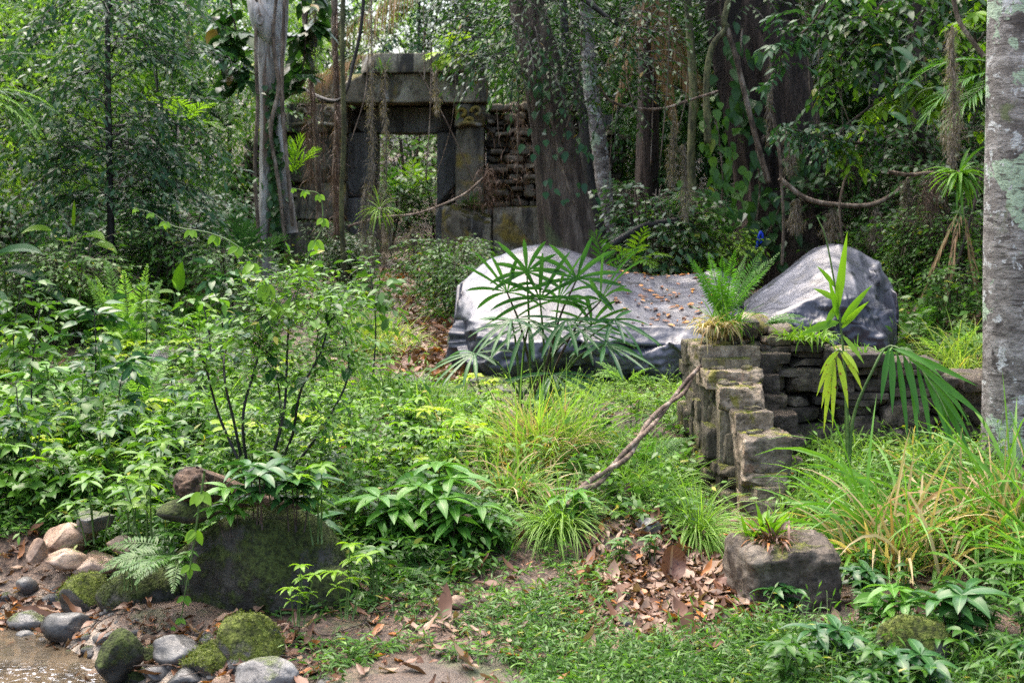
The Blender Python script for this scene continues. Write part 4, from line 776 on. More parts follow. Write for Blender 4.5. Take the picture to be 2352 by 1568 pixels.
def herb_kind(name, m, h, nl, ll, lw, seed, whorls=2, stem='stem', segs=5, droop=1.1, up=.45):
    t = thing(name, 'x', 'plant', (0, 0, 0)); lm, sm = MB(), MB(); ns = 4
    for s in range(ns):
        a = rng.uniform(0, 6.28); b = A(math.cos(a), math.sin(a), 0) * rng.uniform(.0, .07); tip = b * 1.8 + A(rng.normal() * .04, rng.normal() * .04, h * rng.uniform(.55, 1.05)); p = spline([b - A(0, 0, .05), (b + tip) / 2, tip], 8)
        tubes(sm, p, np.linspace(.005, .003, 8), 5)
        for q in range(whorls):
            n = nl if q == 0 else max(2, nl - 2); c = p[-1 - q * 3]; th = np.arange(n) * 6.283 / n + rng.uniform(0, 6) + rng.normal(size=n) * .2; k_ = 1 if q == 0 else .9
            ribbons(lm, np.tile(c, (n, 1)), np.stack([np.cos(th), np.sin(th), rnd(n, up * .5, up * 1.3)], -1), A(0, 0, 1) + rng.normal(size=(n, 3)) * .25, ll * k_ * rnd(n, .65, 1.1), lw * k_ * rnd(n, .8, 1.1), droop * rnd(n, .6, 1.2), segs, OVATE, .16, 3, .02)
    sm.build('stems', M[stem], t); lm.build('leaves', M[m], t); return Kind(t)
SH = dict(mid=shrub_kind('shrub', 'mid', .95, .6, 130, .085, .036, 1), dark=shrub_kind('shrub', 'dark', 1.1, .65, 130, .09, .04, 2), bright=shrub_kind('shrub', 'bright', .8, .55, 120, .08, .035, 3), blue=shrub_kind('shrub', 'blue', 1.0, .6, 120, .1, .045, 4))
def ring(kind, poly, n, Ya, Yb, smin, smax, lab, grp):
    for p in scatter(n, poly, Ya, Yb): kind.put(p, rng.uniform(0, 6.28), rng.uniform(smin, smax), lab, grp, (rng.normal() * .08, rng.normal() * .08))
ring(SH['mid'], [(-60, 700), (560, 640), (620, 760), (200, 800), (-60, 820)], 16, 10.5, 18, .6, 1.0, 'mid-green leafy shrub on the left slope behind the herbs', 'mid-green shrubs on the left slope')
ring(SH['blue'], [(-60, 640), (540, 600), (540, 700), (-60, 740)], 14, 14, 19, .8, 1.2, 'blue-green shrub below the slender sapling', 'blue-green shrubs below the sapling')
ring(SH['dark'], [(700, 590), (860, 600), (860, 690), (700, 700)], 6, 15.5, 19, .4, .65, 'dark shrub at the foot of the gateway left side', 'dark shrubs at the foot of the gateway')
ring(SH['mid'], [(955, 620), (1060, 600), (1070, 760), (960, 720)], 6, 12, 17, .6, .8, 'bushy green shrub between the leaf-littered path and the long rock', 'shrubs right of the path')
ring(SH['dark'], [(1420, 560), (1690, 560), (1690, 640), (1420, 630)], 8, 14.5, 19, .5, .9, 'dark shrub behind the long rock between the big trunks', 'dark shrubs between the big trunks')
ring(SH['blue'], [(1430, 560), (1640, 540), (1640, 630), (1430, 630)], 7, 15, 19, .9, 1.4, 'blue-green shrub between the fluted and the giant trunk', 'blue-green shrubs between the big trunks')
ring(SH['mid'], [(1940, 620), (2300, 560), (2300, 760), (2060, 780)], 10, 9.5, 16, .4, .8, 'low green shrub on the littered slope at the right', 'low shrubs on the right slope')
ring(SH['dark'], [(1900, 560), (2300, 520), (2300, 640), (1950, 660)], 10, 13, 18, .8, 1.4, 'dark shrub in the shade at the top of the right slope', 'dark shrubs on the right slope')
for (px, Y, s, k, lab) in [(1490, 14.6, 1.2, 'blue', 'tall blue-green shrub right against the fluted trunk'), (1560, 14.8, 1.1, 'mid', 'tall green shrub left of the slim dark trunk'), (1650, 14.8, .9, 'bright', 'bright yellow-green shrub at the left foot of the giant trunk'), (1000, 22.6, 1.3, 'mid', 'green shrub seen through the gateway opening'), (900, 22.4, 1.1, 'blue', 'blue-green shrub just inside the gateway opening'), (940, 24.2, 2.0, 'mid', 'tall green shrub filling the back of the gateway opening')]:
    SH[k].put(G(px, Y), rng.uniform(0, 6), s, lab, 'x'); 
for o in C.objects:
    if o.get('group') == 'x': del o['group']
def stem_kind(m, h, n, ll, lw, seed):
    t = thing('seedling_tree', 'x', 'seedling', (0, 0, 0)); lm, sm = MB(), MB(); p = spline([(0, 0, -.08), (.03, .02, h * .5), (-.02, .03, h)], 20); tubes(sm, p, np.linspace(.007, .003, 20), 6)
    o = p[rng.integers(9, 20, n)]; sprays(lm, sm, o, rdir(n) * A(1, 1, .4) + A(0, 0, .5), rnd(n, .1, .3), 5, ll, lw, .9, .002, 4, OVATE, 3, .9, .5); sm.build('stem', M['darkbark'], t); lm.build('leaves', M[m], t); return Kind(t)
SK = [stem_kind('mid', .8, 20, .10, .045, 1), stem_kind('herb', .6, 16, .085, .036, 2), stem_kind('darkvein', .7, 14, .14, .06, 3)]
for i, (px, Y) in enumerate([(40, 9.5), (110, 10.8), (210, 9.0), (330, 10.2), (470, 9.4), (520, 11), (80, 8.0), (720, 9.8), (790, 10.6), (850, 9.5), (30, 7.2), (280, 7.8)]):
    SK[i % 3].put(G(px, Y), rng.uniform(0, 6), rng.uniform(.7, 1.15), ['dark-stemmed seedling with mid-green leaves rising above the herbs', 'slim seedling with light green leaves rising above the herbs', 'seedling with large glossy leaves rising above the herbs'][i % 3], 'seedling trees among the herbs')
HB = dict(a=herb_kind('herb', 'herb', .30, 6, .13, .042, 1), b=herb_kind('herb', 'herb', .22, 5, .10, .045, 2), c=herb_kind('herb', 'bright', .36, 6, .12, .034, 3), d=herb_kind('broad_leaved_herb', 'vein', .30, 6, .21, .066, 4, 2, 'twig'),
          e=herb_kind('broad_leaved_herb', 'darkvein', .34, 6, .20, .07, 5, 2, 'twig'), f=herb_kind('herb', 'mid', .26, 5, .10, .035, 6))
HB['g'] = herb_kind('heart_leaved_herb', 'mid', .34, 4, .13, .085, 7, 2, 'stem', 5, .9, .3); HB['h'] = herb_kind('herb', 'blue', .3, 7, .10, .026, 8, 3); HB['i'] = herb_kind('herb', 'yellow', .2, 5, .09, .04, 9, 1)
LEFT = [(-120, 760), (430, 720), (560, 860), (600, 1060), (420, 1160), (-120, 1190)]
ring(HB['g'], LEFT, 34, 6.6, 13, .4, 1.0, 'heart-leaved green herb in the thick growth on the left slope', 'heart-leaved herbs on the left slope')
ring(HB['h'], LEFT, 26, 6.6, 13, .6, 1.3, 'blue-green narrow-leaved herb in the thick growth on the left slope', 'blue-green herbs on the left slope')
ring(HB['i'], LEFT, 22, 6.6, 12, .5, 1.2, 'yellowing low herb in the thick growth on the left slope', 'yellowing herbs on the left slope')
ring(HB['i'], [(620, 880), (1150, 900), (1160, 1120), (600, 1130)], 14, 6.9, 10, .5, 1., 'yellowing low herb in the middle clearing', 'yellowing herbs in the middle clearing')
ring(HB['a'], LEFT, 30, 6.6, 13, .5, 1.0, 'bright whorled herb in the thick growth on the left slope', 'whorled herbs on the left slope')
ring(HB['c'], LEFT, 40, 6.6, 13, .45, .95, 'yellow-green narrow-leaved herb in the thick growth on the left slope', 'narrow-leaved herbs on the left slope')
ring(HB['b'], LEFT, 28, 6.6, 12, .5, .95, 'short broad-leaved herb in the thick growth on the left slope', 'short herbs on the left slope')
MIDP = [(600, 890), (1000, 920), (1300, 960), (1540, 960), (1560, 1010), (1200, 1110), (1000, 1140), (560, 1130)]
ring(HB['c'], MIDP, 48, 6.9, 10, .45, .8, 'yellow-green herb among the grasses in the middle clearing', 'yellow-green herbs in the middle clearing')
ring(HB['g'], [(-80, 1120), (200, 1130), (330, 1180), (60, 1230), (-80, 1290)], 12, 5.9, 7.4, .4, .8, 'heart-leaved herb on the bank above the tan stones', 'herbs on the bank above the tan stones')
ring(HB['f'], MIDP, 48, 6.9, 10, .5, .9, 'dark-stemmed green herb in the middle clearing', 'green herbs in the middle clearing')
ring(HB['f'], [(430, 1150), (900, 1180), (1250, 1200), (1200, 1320), (800, 1350), (420, 1250)], 34, 5.7, 6.9, .4, .8, 'small green herb below the veined herbs', 'small herbs below the veined herbs')
ring(HB['e'], [(1850, 1300), (2400, 1280), (2420, 1640), (1760, 1640), (1780, 1470)], 8, 4.7, 6.0, .4, .65, 'dark glossy herb at the lower right corner', 'glossy herbs at the lower right')
ring(HB['f'], [(1850, 1300), (2400, 1280), (2420, 1640), (1760, 1640), (1780, 1470)], 46, 4.7, 6.2, .45, .9, 'small green herb between the glossy ones at the lower right', 'small herbs at the lower right')
for (px, Y, s, k, lab) in [(880, 6.35, .85, 'd', 'pale-veined herb at the left of the veined clump in the centre'), (950, 6.4, .95, 'd', 'tallest pale-veined herb in the middle of the veined clump'), (1040, 6.35, .85, 'd', 'pale-veined herb leaning right in the veined clump'), (1110, 6.4, .75, 'd', 'pale-veined herb at the right end of the veined clump'), (1000, 6.6, 1., 'd', 'pale-veined herb at the back of the veined clump'),
                           (600, 6.15, 1.0, 'e', 'dark glossy broad-leaved plant on top of the largest mossy boulder'), (690, 6.1, .9, 'e', 'glossy dark plant hanging over the right of the largest boulder'), (630, 5.9, .75, 'e', 'glossy plant drooping down the face of the largest boulder'),
                           (2190, 5.3, .9, 'e', 'tall dark-stemmed glossy plant in front of the tall grass'), (2040, 5.4, .7, 'd', 'pale-veined plant in front of the tall grass'), (1330, 6.6, .6, 'd', 'bright broad-leaved sprig at the foot of the twisted branch'), (1420, 6.3, .6, 'f', 'small dark sprig left of the hanging grass by the wall'),
                           (120, 8.6, 1.15, 'd', 'large pale broad-leaved herb high on the left slope'), (30, 6.9, 1.0, 'b', 'thin-stemmed herb at the left edge above the stones'), (1490, 6.35, .55, 'f', 'green sprig growing over the grey stone left of the wall')]:
    HB[k].put(G(px, Y), rng.uniform(0, 6), s, lab)
for (px, py, Y, s, k, lab) in [(300, 1340, 5.8, .6, 'f', 'small plant between the low dark boulder and the tan stones'), (220, 1225, 6.3, .8, 'a', 'whorled plant behind the tan stone pile'), (350, 1240, 6.1, .9, 'c', 'narrow-leaved plant left of the rotting stump'), (300, 1200, 6.4, .8, 'g', 'heart-leaved plant left of the rotting stump'), (420, 1330, 5.6, .5, 'f', 'tiny plant at the lower left foot of the largest boulder'), (790, 1400, 5.5, .7, 'c', 'whorled weed at the right foot of the largest boulder'), (850, 1350, 5.8, .8, 'f', 'small weed right of the largest boulder'), (590, 1190, 5.72, .8, 'e', 'glossy plant drooping over the face of the largest mossy boulder'), (680, 1200, 5.75, .7, 'e', 'glossy plant on the right shoulder of the largest mossy boulder'), (530, 1215, 5.72, .6, 'd', 'pale-veined plant on the left shoulder of the largest mossy boulder'), (740, 1225, 5.8, .8, 'c', 'narrow-leaved plant at the right edge of the largest mossy boulder'), (640, 1180, 5.95, .8, 'g', 'heart-leaved plant on top of the largest mossy boulder'), (395, 1290, 5.75, .7, 'f', 'small plant squeezed at the left edge of the largest mossy boulder'), (680, 1420, 5.35, .55, 'c', 'small whorled seedling between the largest boulder and the saddle boulder')]:
    HB[k].put(P(px, py, Y), rng.uniform(0, 6), s, lab)

# big leaves at the left edge, young palms
def big_leaf_plant(label, base, leaves, m, name='broad_leaf_plant'):
    t = thing(name, label, 'plant', base); sm = MB()
    for (tip, L, W_, d) in leaves:
        p = spline([base, (A(*base) + A(*tip)) / 2 + A(0, 0, .06), tip], 10); tubes(sm, p, np.linspace(.012, .007, 10), 6)
        lm = MB(); ribbons(lm, A(*tip)[None], A(*d)[None], A(0, -.35, 1.)[None], L, W_, .9, 10, OVATE, .2, 5, .01); lm.build('leaf', M[m], t)
    sm.build('stalks', M['stem'], t); return t
big_leaf_plant('huge dark paddle-leaved plant at the left edge', G(20, 11.5), [(P(-30, 600, 11.5), .6, .2, (.7, -.3, .5)), (P(10, 620, 11.4), .5, .2, (.8, -.4, .2)), (P(-20, 560, 11.6), .55, .22, (-.2, -.3, .9)), (P(40, 640, 11.3), .5, .18, (.9, -.2, .0)), (P(-40, 680, 11.2), .5, .2, (.6, -.7, .2))], 'blue')
big_leaf_plant('plant with one upright bright paddle leaf left of the dead frond heap', G(405, 12), [(P(410, 668, 12), .26, .13, (.1, -.1, 1)), (P(400, 672, 12), .2, .08, (-.8, -.2, .3)), (P(425, 690, 12), .3, .08, (1, -.1, .1))], 'bright')
big_leaf_plant('bright broad-leaved plant below the slender sapling', G(160, 12.5), [(P(150, 555, 12.5), .3, .16, (.3, -.5, .3)), (P(190, 545, 12.5), .3, .15, (.6, -.4, .3)), (P(120, 530, 12.6), .28, .14, (-.6, -.4, .3)), (P(215, 560, 12.5), .25, .13, (.9, -.2, .1)), (P(170, 520, 12.6), .28, .13, (.1, -.3, .9))], 'bright')
def young_palm(label, base, fr, m='palm', n=18, ll=.3, lw=.03, name='young_palm', cat='palm', **kw):
    t = thing(name, label, cat, base)
    for (d, L, bend) in fr:
        lm, sm = MB(), MB(); frond(lm, sm, base, d, L, n, ll, lw, bend, **kw); f = lm.build('frond', M[m], t); sm.build('midrib', M['stem'], f)
    return t
young_palm('bright young palm fan in front of the gateway left blocks', P(672, 400, 16), [((.2, -.1, 1), .42, .5), ((.5, -.2, .8), .4, .7), ((-.1, 0, 1), .36, .5)], 'bright', 12, .26, .03, bare=.05, ang=.7)
young_palm('yellow-green young palm high in the bright trees at the left', P(420, 290, 16), [((.4, -.2, .7), .5, 1.2), ((-.4, -.2, .8), .5, 1.1), ((.0, -.5, .9), .45, 1.), ((.8, -.2, .4), .45, 1.)], 'bright', 14, .24, .025)
young_palm('bright young palm inside the gateway opening', G(940, 22.5) + A(0, 0, .75), [((.4, -.3, .8), .6, .9), ((-.5, -.3, .8), .55, 1.), ((.1, -.3, 1), .6, .6), ((.8, -.2, .4), .5, .9)], 'bright', 14, .3, .035)
young_palm('young palm left of the bromeliad inside the opening', G(880, 22.2) + A(0, 0, .7), [((.2, -.3, .9), .6, .8), ((-.6, -.3, .6), .5, 1.), ((.6, -.3, .7), .55, .9)], 'palm', 14, .28, .03)
young_palm('dark feathery palm left of the pale split trunk', G(545, 15.5) + A(0, 0, .2), [((-.7, -.3, .8), 1.2, 1.1), ((-.3, -.4, 1), 1.1, .9), ((.3, -.3, 1), .9, .8), ((-.9, -.2, .3), 1.1, 1.0), ((.5, -.6, .5), .8, 1.), ((-.1, -.2, 1.2), 1.2, .6)], 'blue', 26, .3, .022)
young_palm('blue-green palm fan low beside the pale split trunk', G(580, 14.2) + A(0, 0, .35), [((-.6, -.4, .7), .5, .6), ((.0, -.5, 1), .5, .6), ((.5, -.4, .8), .5, .6), ((-.2, -.3, 1), .55, .4)], 'blue', 14, .28, .03, ang=.8)
young_palm('dark palm fronds reaching in from the upper left corner', P(-260, 240, 12), [((1, -.1, .45), 1.5, .9), ((.8, .2, .75), 1.6, 1.0), ((1, -.4, .1), 1.2, .8), ((.6, .1, 1), 1.5, 1.)], 'blue', 34, .42, .022)
young_palm('pale drooping compound frond hanging in the light at the left', P(-60, 225, 12.5), [((1, -.1, .35), .75, 1.7), ((.9, -.3, .1), .8, 1.3), ((.8, .2, .5), .9, 1.7), ((1, -.2, .0), .55, 1.2)], 'palefern', 24, .15, .035, name='drooping_frond_plant', cat='plant')
young_palm('young palm sprouting behind the long rock left of the fern', P(1395, 640, 12.2), [((-.2, -.2, 1), .42, .7), ((.4, -.2, .8), .4, .9), ((.8, -.1, .3), .3, 1.)], 'palm', 12, .2, .025)
young_palm('bright green sprig behind the long rock beside the fluted trunk', G(1455, 13.2) + A(0, 0, .5), [((.2, -.3, 1), .35, .6), ((.7, -.3, .5), .35, .8), ((-.5, -.3, .7), .3, .8), ((.3, -.5, .2), .3, .8)], 'bright', 8, .16, .04)
young_palm('dark palm frond in the shade beside the lichen trunk', P(2330, 170, 11), [((-.8, -.1, .2), .9, 1.5), ((-.6, .2, .5), .9, 1.6), ((-.7, -.3, -.1), .8, 1.0)], 'palm', 24, .3, .022)
young_palm('yellow-green leafy sprig on top of the gateway lintel', P(1035, 125, 19.6), [((.5, -.5, .3), .4, 1.), ((-.6, -.5, .3), .4, 1.1), ((.1, -.8, .2), .4, 1.4), ((.2, -.3, .7), .35, .9), ((-.3, -.6, -.1), .35, 1.)], 'yellow', 6, .24, .085, bare=.4, prof=OVATE)
# dead fronds
def dead_palm(label, base, fr, n=30, ll=.5, lw=.03, one=False, bare=.1, **kw): return young_palm(label, base, fr, 'deadfrond', n, ll, lw, 'dead_palm_frond', 'dead frond', one=one, bare=bare, **kw)
dead_palm('dead brown frond drooping over the cornice of the gateway', P(985, -60, 19.2), [((-1, -.1, -.35), 1.6, .55)], 36, .75, .022, lb=2.2, vee=-.6)
dead_palm('brown dead frond lying along the left gable of the gateway', P(850, 110, 19.5), [((-1, -.1, -.4), 1.4, .3), ((-.9, -.4, -.55), 1.2, .2)], 34, .35, .03, lb=1.6, vee=-.4, ang=.6)
dead_palm('dead reddish frond heap on the slope left of the pale trunk', G(490, 13.2) + A(0, 0, .42), [((-.8, -.2, -.35), .5, .6), ((-.5, -.5, -.5), .5, .5), ((-.9, .1, -.1), .45, .7)], 18, .24, .028, lb=1.5, ang=.6, vee=-.3)
dead_palm('dead fronds hanging like a skirt from the dark palm trunk', P(1495, -60, 18.2), [((.4, -.3, -1), 1.8, .4), ((-.35, -.3, -1), 1.7, .3), ((.15, -.4, -1), 2.0, .3), ((.55, .0, -.8), 1.9, .8), ((-.6, -.1, -.9), 1.3, .5), ((.3, -.5, -1), 1.7, .2)], 44, .6, .025, lb=1.6, ang=.45, vee=-.1)
dead_palm('dry stalks leaning in the shade below the right-hand bromeliad', P(2210, 470, 11.5), [((-.25, -.2, -1), .8, .2), ((.1, -.2, -1), .9, .2), ((-.5, -.1, -.9), .8, .3)], 14, .2, .016, lb=1., ang=.3)
# bromeliads
def bromeliad(label, c, n, L, W_, m):
    t = thing('bromeliad', label, 'bromeliad', c); lm = MB(); d = rdir(n) * A(1, .8, .8) + A(0, -.15, .1); ribbons(lm, np.tile(c, (n, 1)), d, A(0, 0, 1) + rng.normal(size=(n, 3)) * .2, L * rnd(n, .6, 1.1), W_, 1.3, 7, BLADE, .2, 3); lm.build('leaves', M[m], t)
    b = MB(); tubes(b, spline([c - A(0, 0, .06), c, c + A(0, 0, .03)], 5), np.array([.02, .03, .03, .025, .01]), 8); b.build('base', M['liana'], t)
bromeliad('pale spidery air plant hanging in front of the gateway opening', P(872, 482, 14.3), 44, .30, .014, 'finegrass'); bromeliad('spiky green bromeliad in the shade beside the lichen trunk', P(2205, 400, 10.8), 60, .30, .026, 'grass')
for lab, px, py, Y in [('small fern tuft on the lintel above the doorway', 880, 166, 19.75), ('little grass tuft on the left carved block', 700, 236, 19.9), ('small weed tuft on the right stone block by the rubble', 1080, 470, 19.8), ('weeds on the broken left end of the gateway', 600, 330, 20.0)]:
    onb = MB(); tuft(onb, P(px, py, Y), 60, .28, .016, 1., 1.6, .12); tag(onb.build('grass_tuft', M['mid'], loc=P(px, py, Y)), lab, 'grass tuft')
tn = MB(); tuft(tn, P(1040, 110, 19.6), 90, .4, .014, .8, 1.2, .12); tag(tn.build('grass_tuft', M['finegrass'], loc=P(1040, 110, 19.6)), 'pale grass tuft growing on the cornice of the gateway', 'grass tuft')
# bright sprays and big grey leaves hanging at the upper right
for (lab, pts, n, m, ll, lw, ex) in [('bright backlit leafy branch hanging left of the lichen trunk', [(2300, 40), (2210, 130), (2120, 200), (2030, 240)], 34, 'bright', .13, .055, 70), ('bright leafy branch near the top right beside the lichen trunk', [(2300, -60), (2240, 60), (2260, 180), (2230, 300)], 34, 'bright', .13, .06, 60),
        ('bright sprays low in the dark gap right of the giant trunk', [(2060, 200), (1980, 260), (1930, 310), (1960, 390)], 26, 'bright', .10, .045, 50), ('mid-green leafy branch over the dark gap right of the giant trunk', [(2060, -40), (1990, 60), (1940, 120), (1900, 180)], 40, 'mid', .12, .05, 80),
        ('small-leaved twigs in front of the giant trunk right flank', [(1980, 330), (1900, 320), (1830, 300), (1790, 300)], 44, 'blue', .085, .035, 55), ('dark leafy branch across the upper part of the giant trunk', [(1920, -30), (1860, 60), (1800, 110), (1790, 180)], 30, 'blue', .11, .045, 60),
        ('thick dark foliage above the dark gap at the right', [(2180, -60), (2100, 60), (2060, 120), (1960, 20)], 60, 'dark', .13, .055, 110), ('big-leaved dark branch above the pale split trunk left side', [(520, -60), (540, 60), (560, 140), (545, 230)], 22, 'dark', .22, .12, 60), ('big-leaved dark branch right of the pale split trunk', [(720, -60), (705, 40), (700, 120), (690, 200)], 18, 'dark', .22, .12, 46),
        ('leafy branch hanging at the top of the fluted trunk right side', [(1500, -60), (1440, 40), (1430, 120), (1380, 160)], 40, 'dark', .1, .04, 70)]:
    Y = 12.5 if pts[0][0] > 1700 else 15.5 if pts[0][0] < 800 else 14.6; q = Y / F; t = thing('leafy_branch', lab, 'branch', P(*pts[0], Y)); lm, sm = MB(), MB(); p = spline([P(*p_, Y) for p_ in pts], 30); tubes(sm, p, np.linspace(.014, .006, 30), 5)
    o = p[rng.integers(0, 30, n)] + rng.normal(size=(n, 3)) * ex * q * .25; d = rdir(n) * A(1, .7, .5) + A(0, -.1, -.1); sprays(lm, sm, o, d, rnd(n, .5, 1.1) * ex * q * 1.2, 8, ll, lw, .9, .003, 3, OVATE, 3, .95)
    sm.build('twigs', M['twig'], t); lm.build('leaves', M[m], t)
big_leaf_plant('climber with large dull grey-green leaves in the dark gap at the right', P(2075, 260, 12), [(P(2050, 110, 12), .26, .13, (.6, -.6, -.2)), (P(2100, 130, 12), .24, .13, (-.7, -.6, -.3)), (P(2060, 190, 11.9), .24, .13, (.8, -.5, .2)), (P(2090, 200, 12), .22, .12, (-.8, -.5, -.1)), (P(2040, 260, 11.9), .22, .12, (.6, -.7, -.1)), (P(2150, 200, 11.9), .2, .1, (.5, -.7, -.4))], 'blue', 'climbing_plant')

# ---------------------------------------------------------------- the plants of the clearing
# fan palm in front of the long rock
fp = thing('fan_palm', 'many-caned fan palm with split glossy leaves in front of the long grey rock', 'palm', G(1225, 8.9)); base = G(1225, 8.9)
fans = [(1165, 672, (-.25, -.45, .6), .38), (1240, 688, (.1, -.5, 1.), .42), (1283, 690, (.45, -.4, .8), .42), (1380, 690, (.5, -.3, .9), .44), (1215, 745, (-.3, -.8, .1), .42), (1175, 735, (-.8, -.6, -.1), .42), (1335, 758, (.5, -.7, .1), .42), (1410, 735, (.9, -.5, .2), .42),
        (1090, 812, (-.6, -.7, -.1), .36), (1270, 858, (.1, -.8, .1), .4), (1390, 790, (.6, -.7, -.4), .4), (1300, 735, (.2, -.85, .25), .42), (1325, 640, (.2, -.1, 1.), .38), (1360, 745, (-.1, -.6, .5), .36), (1210, 625, (-.1, -.2, 1), .3)]
for i, (px, py, d, L) in enumerate(fans):
    c = P(px, py, 8.75 + rng.uniform(-.15, .15)); d = A(*d); d[2] = d[2] if abs(d[2]) > .32 else -.5; d = nrm(d); cn = MB(); b = base + A(rng.normal() * .07, rng.normal() * .06, 0)
    tubes(cn, spline([b - A(0, 0, .05), b * .45 + c * .55 + A(0, 0, .08), c], 16), np.linspace(.009, .005, 16), 6); cn.build('cane', M['twig' if i % 3 == 0 else 'stem'], fp)
    s1 = nrm(np.cross(d, A(0, 0, 1.) if abs(d[2]) < .9 else A(0, -1, .2))); nn = np.cross(s1, d); n = 9; th = np.linspace(-1.75, 1.75, n) + rng.normal(size=n) * .05
    dd = np.cos(th)[:, None] * d + np.sin(th)[:, None] * s1 + nn * .18; lm = MB()
    ribbons(lm, np.tile(c, (n, 1)), dd, nn + np.sin(th)[:, None] * 0, L * .9 * (1 - .12 * np.abs(th) / 1.7) * rnd(n, .85, 1.08), .029, .5 * rnd(n, .4, 1.9), 7, FANS, .3, 3); lm.build('fan_leaf', M['fan'], fp)
# sword fern on the wall
def fern(label, base, n, L, spread, m='fern', ll=.055, lw=.016, bend=1.0, nl=34, upright=1., name='fern', arcs=None, lb=.3):
    t = thing(name, label, 'fern', base)
    for i in range(n):
        a = rng.uniform(0, 6.283) if arcs is None else arcs[i % len(arcs)] + rng.normal() * .12; s = spread * rng.uniform(.5, 1.1); lm, sm = MB(), MB()
        frond(lm, sm, A(*base) + A(math.cos(a), math.sin(a), 0) * .015, (math.cos(a) * s, math.sin(a) * s, upright), L * rng.uniform(.75, 1.1), nl, ll, lw, bend * rng.uniform(.7, 1.2), 1.25, lb, 2, .12, .003, lambda u: np.interp(u, [0, .15, .6, 1], [.7, 1, .85, .15]), up=(0, -.5, 1) if abs(math.sin(a)) < .5 else None, vee=.1)
        f = lm.build('frond', M[m], t); sm.build('midrib', M['stem'], f)
    return t
fern('bright sword fern growing upright on top of the ruined wall', P(1662, 728, 8.05), 13, .43, .62, 'fern', .058, .0125, .45, 30)
fern('small fern trailing right along the wall top', P(1750, 745, 8.0), 4, .26, 1.2, 'fern', .035, .014, .9, 22, .5, arcs=[-.2, .2, -.6])
fern('tall pale fern standing in the light on the left slope', G(300, 11), 7, .75, .4, 'palefern', .12, .024, .5, 36); fern('small upright yellow-green fern left of the tall pale fern', G(180, 11.6), 6, .5, .4, 'palefern', .09, .022, .5, 30)
fern('dark arching fern on the left slope above the stump', G(395, 7.9), 9, .42, 1.0, 'mid', .06, .016, 1.4, 34); fern('yellow-green fern over the grey boulders on the left slope', G(330, 8.8), 8, .5, .9, 'palefern', .08, .024, 1.1, 28)
fern('dark lacy fern over the low mossy boulder by the stream', P(420, 1275, 5.75), 9, .33, 1.4, 'mid', .06, .014, 1.0, 26, .4, arcs=[3.3, 3.9, 4.3, 2.8, 4.8])
fern('lacy fern under the veined herbs in the centre', G(860, 6.15), 7, .32, 1.2, 'mid', .06, .014, 1., 26, .6); fern('fern in the grass behind the twisted branch', G(1470, 7.6), 7, .32, .9, 'fern', .05, .014, 1., 26)
fern('fern on the littered slope beside the humped rock', G(2110, 11.4), 8, .55, .9, 'fern', .09, .02, 1., 28); fern('pale fern behind the wall near the lichen trunk', G(2180, 10.2), 7, .5, .9, 'palefern', .08, .02, 1., 28); fern('fern sprig at the foot of the long rock', P(1440, 875, 9.6), 6, .28, 1.1, 'palefern', .05, .014, 1., 22, .7)
ring(Kind(fern('x', (0, 0, 0), 8, .5, .9, 'fern', .085, .022, 1.0, 26)), [(-80, 700), (560, 660), (700, 800), (650, 1000), (200, 1100), (-80, 1050)], 30, 7.5, 15, .45, 1.1, 'green fern scattered in the growth on the left slope', 'ferns scattered on the left slope')
# grasses
def grass(label, base, parts, name='grass_clump', r=None):
    t = thing(name, label, 'grass', base)
    for (pn, m, n, L, W_, sp, bend, rr, lean) in parts:
        mb = MB(); tuft(mb, (base[0], base[1], None), n, L, W_, sp, bend, rr, 7, lean); mb.build(pn, M[m], t)
    return t
grass('tall yellowing grass clump with straw blades in the middle of the clearing', G(1235, 7.5), [('blades', 'yellowgrass', 270, .52, .010, .45, 1.4, .24, (0, -.1, 0)), ('green_blades', 'finegrass', 190, .58, .010, .45, 1.2, .24, (.1, -.1, 0)), ('straw_blades', 'straw', 330, .46, .010, .8, 1.6, .25, (-.2, -.3, 0))])
grass('yellow grass at the left side of the tall clump', G(1090, 8.0), [('blades', 'finegrass', 150, .36, .008, .7, 1.6, .25, (-.1, -.1, 0)), ('straw_blades', 'straw', 45, .28, .009, .9, 1.6, .22, (0, -.2, 0))])
grass('straw-coloured low grass in front of the tall clump', G(1180, 6.95), [('straw_blades', 'straw', 130, .3, .01, 1., 2., .16, (0, -.3, 0)), ('blades', 'finegrass', 200, .32, .008, .8, 2., .18, (0, -.3, 0))])
for (lab, px, Y, n, L, r) in [('fine pale grass tuft spilling over the bank in the centre', 1272, 6.55, 420, .36, .09), ('fine grass hanging down beside the wall foot', 1592, 6.7, 420, .38, .07), ('fine grass tuft behind the hanging one beside the wall', 1530, 7.1, 260, .34, .1), ('fine grass spilling under the twisted branch', 1450, 7.0, 260, .3, .12), ('fine grass left of the wall end', 1505, 7.7, 220, .36, .16), ('feathery fine grass right of the tall yellow clump', 1370, 7.6, 260, .42, .2)]:
    grass(lab, G(px, Y), [('blades', 'finegrass', n, L, .006, .75, 2.4, r, (0, -.35, 0))])
grass('big broad-bladed grass clump with straw at its base in front of the wall', G(2080, 6.4), [('blades', 'grass', 250, .74, .018, .75, 2.3, .36, (-.5, -.15, 0)), ('straw_blades', 'straw', 150, .55, .018, .6, 1.6, .36, (-.1, -.15, 0))])
grass('broad-bladed grass clump in front of the lichen trunk', G(2280, 6.5), [('blades', 'grass', 190, .75, .019, .6, 2.0, .3, (-.1, -.1, 0)), ('straw_blades', 'straw', 150, .5, .018, .5, 1.5, .3, (0, -.1, 0))])
grass('grass blades arching in from the right edge', G(2460, 6.0), [('blades', 'grass', 60, .75, .022, .5, 1.6, .15, (-.3, 0, 0))])
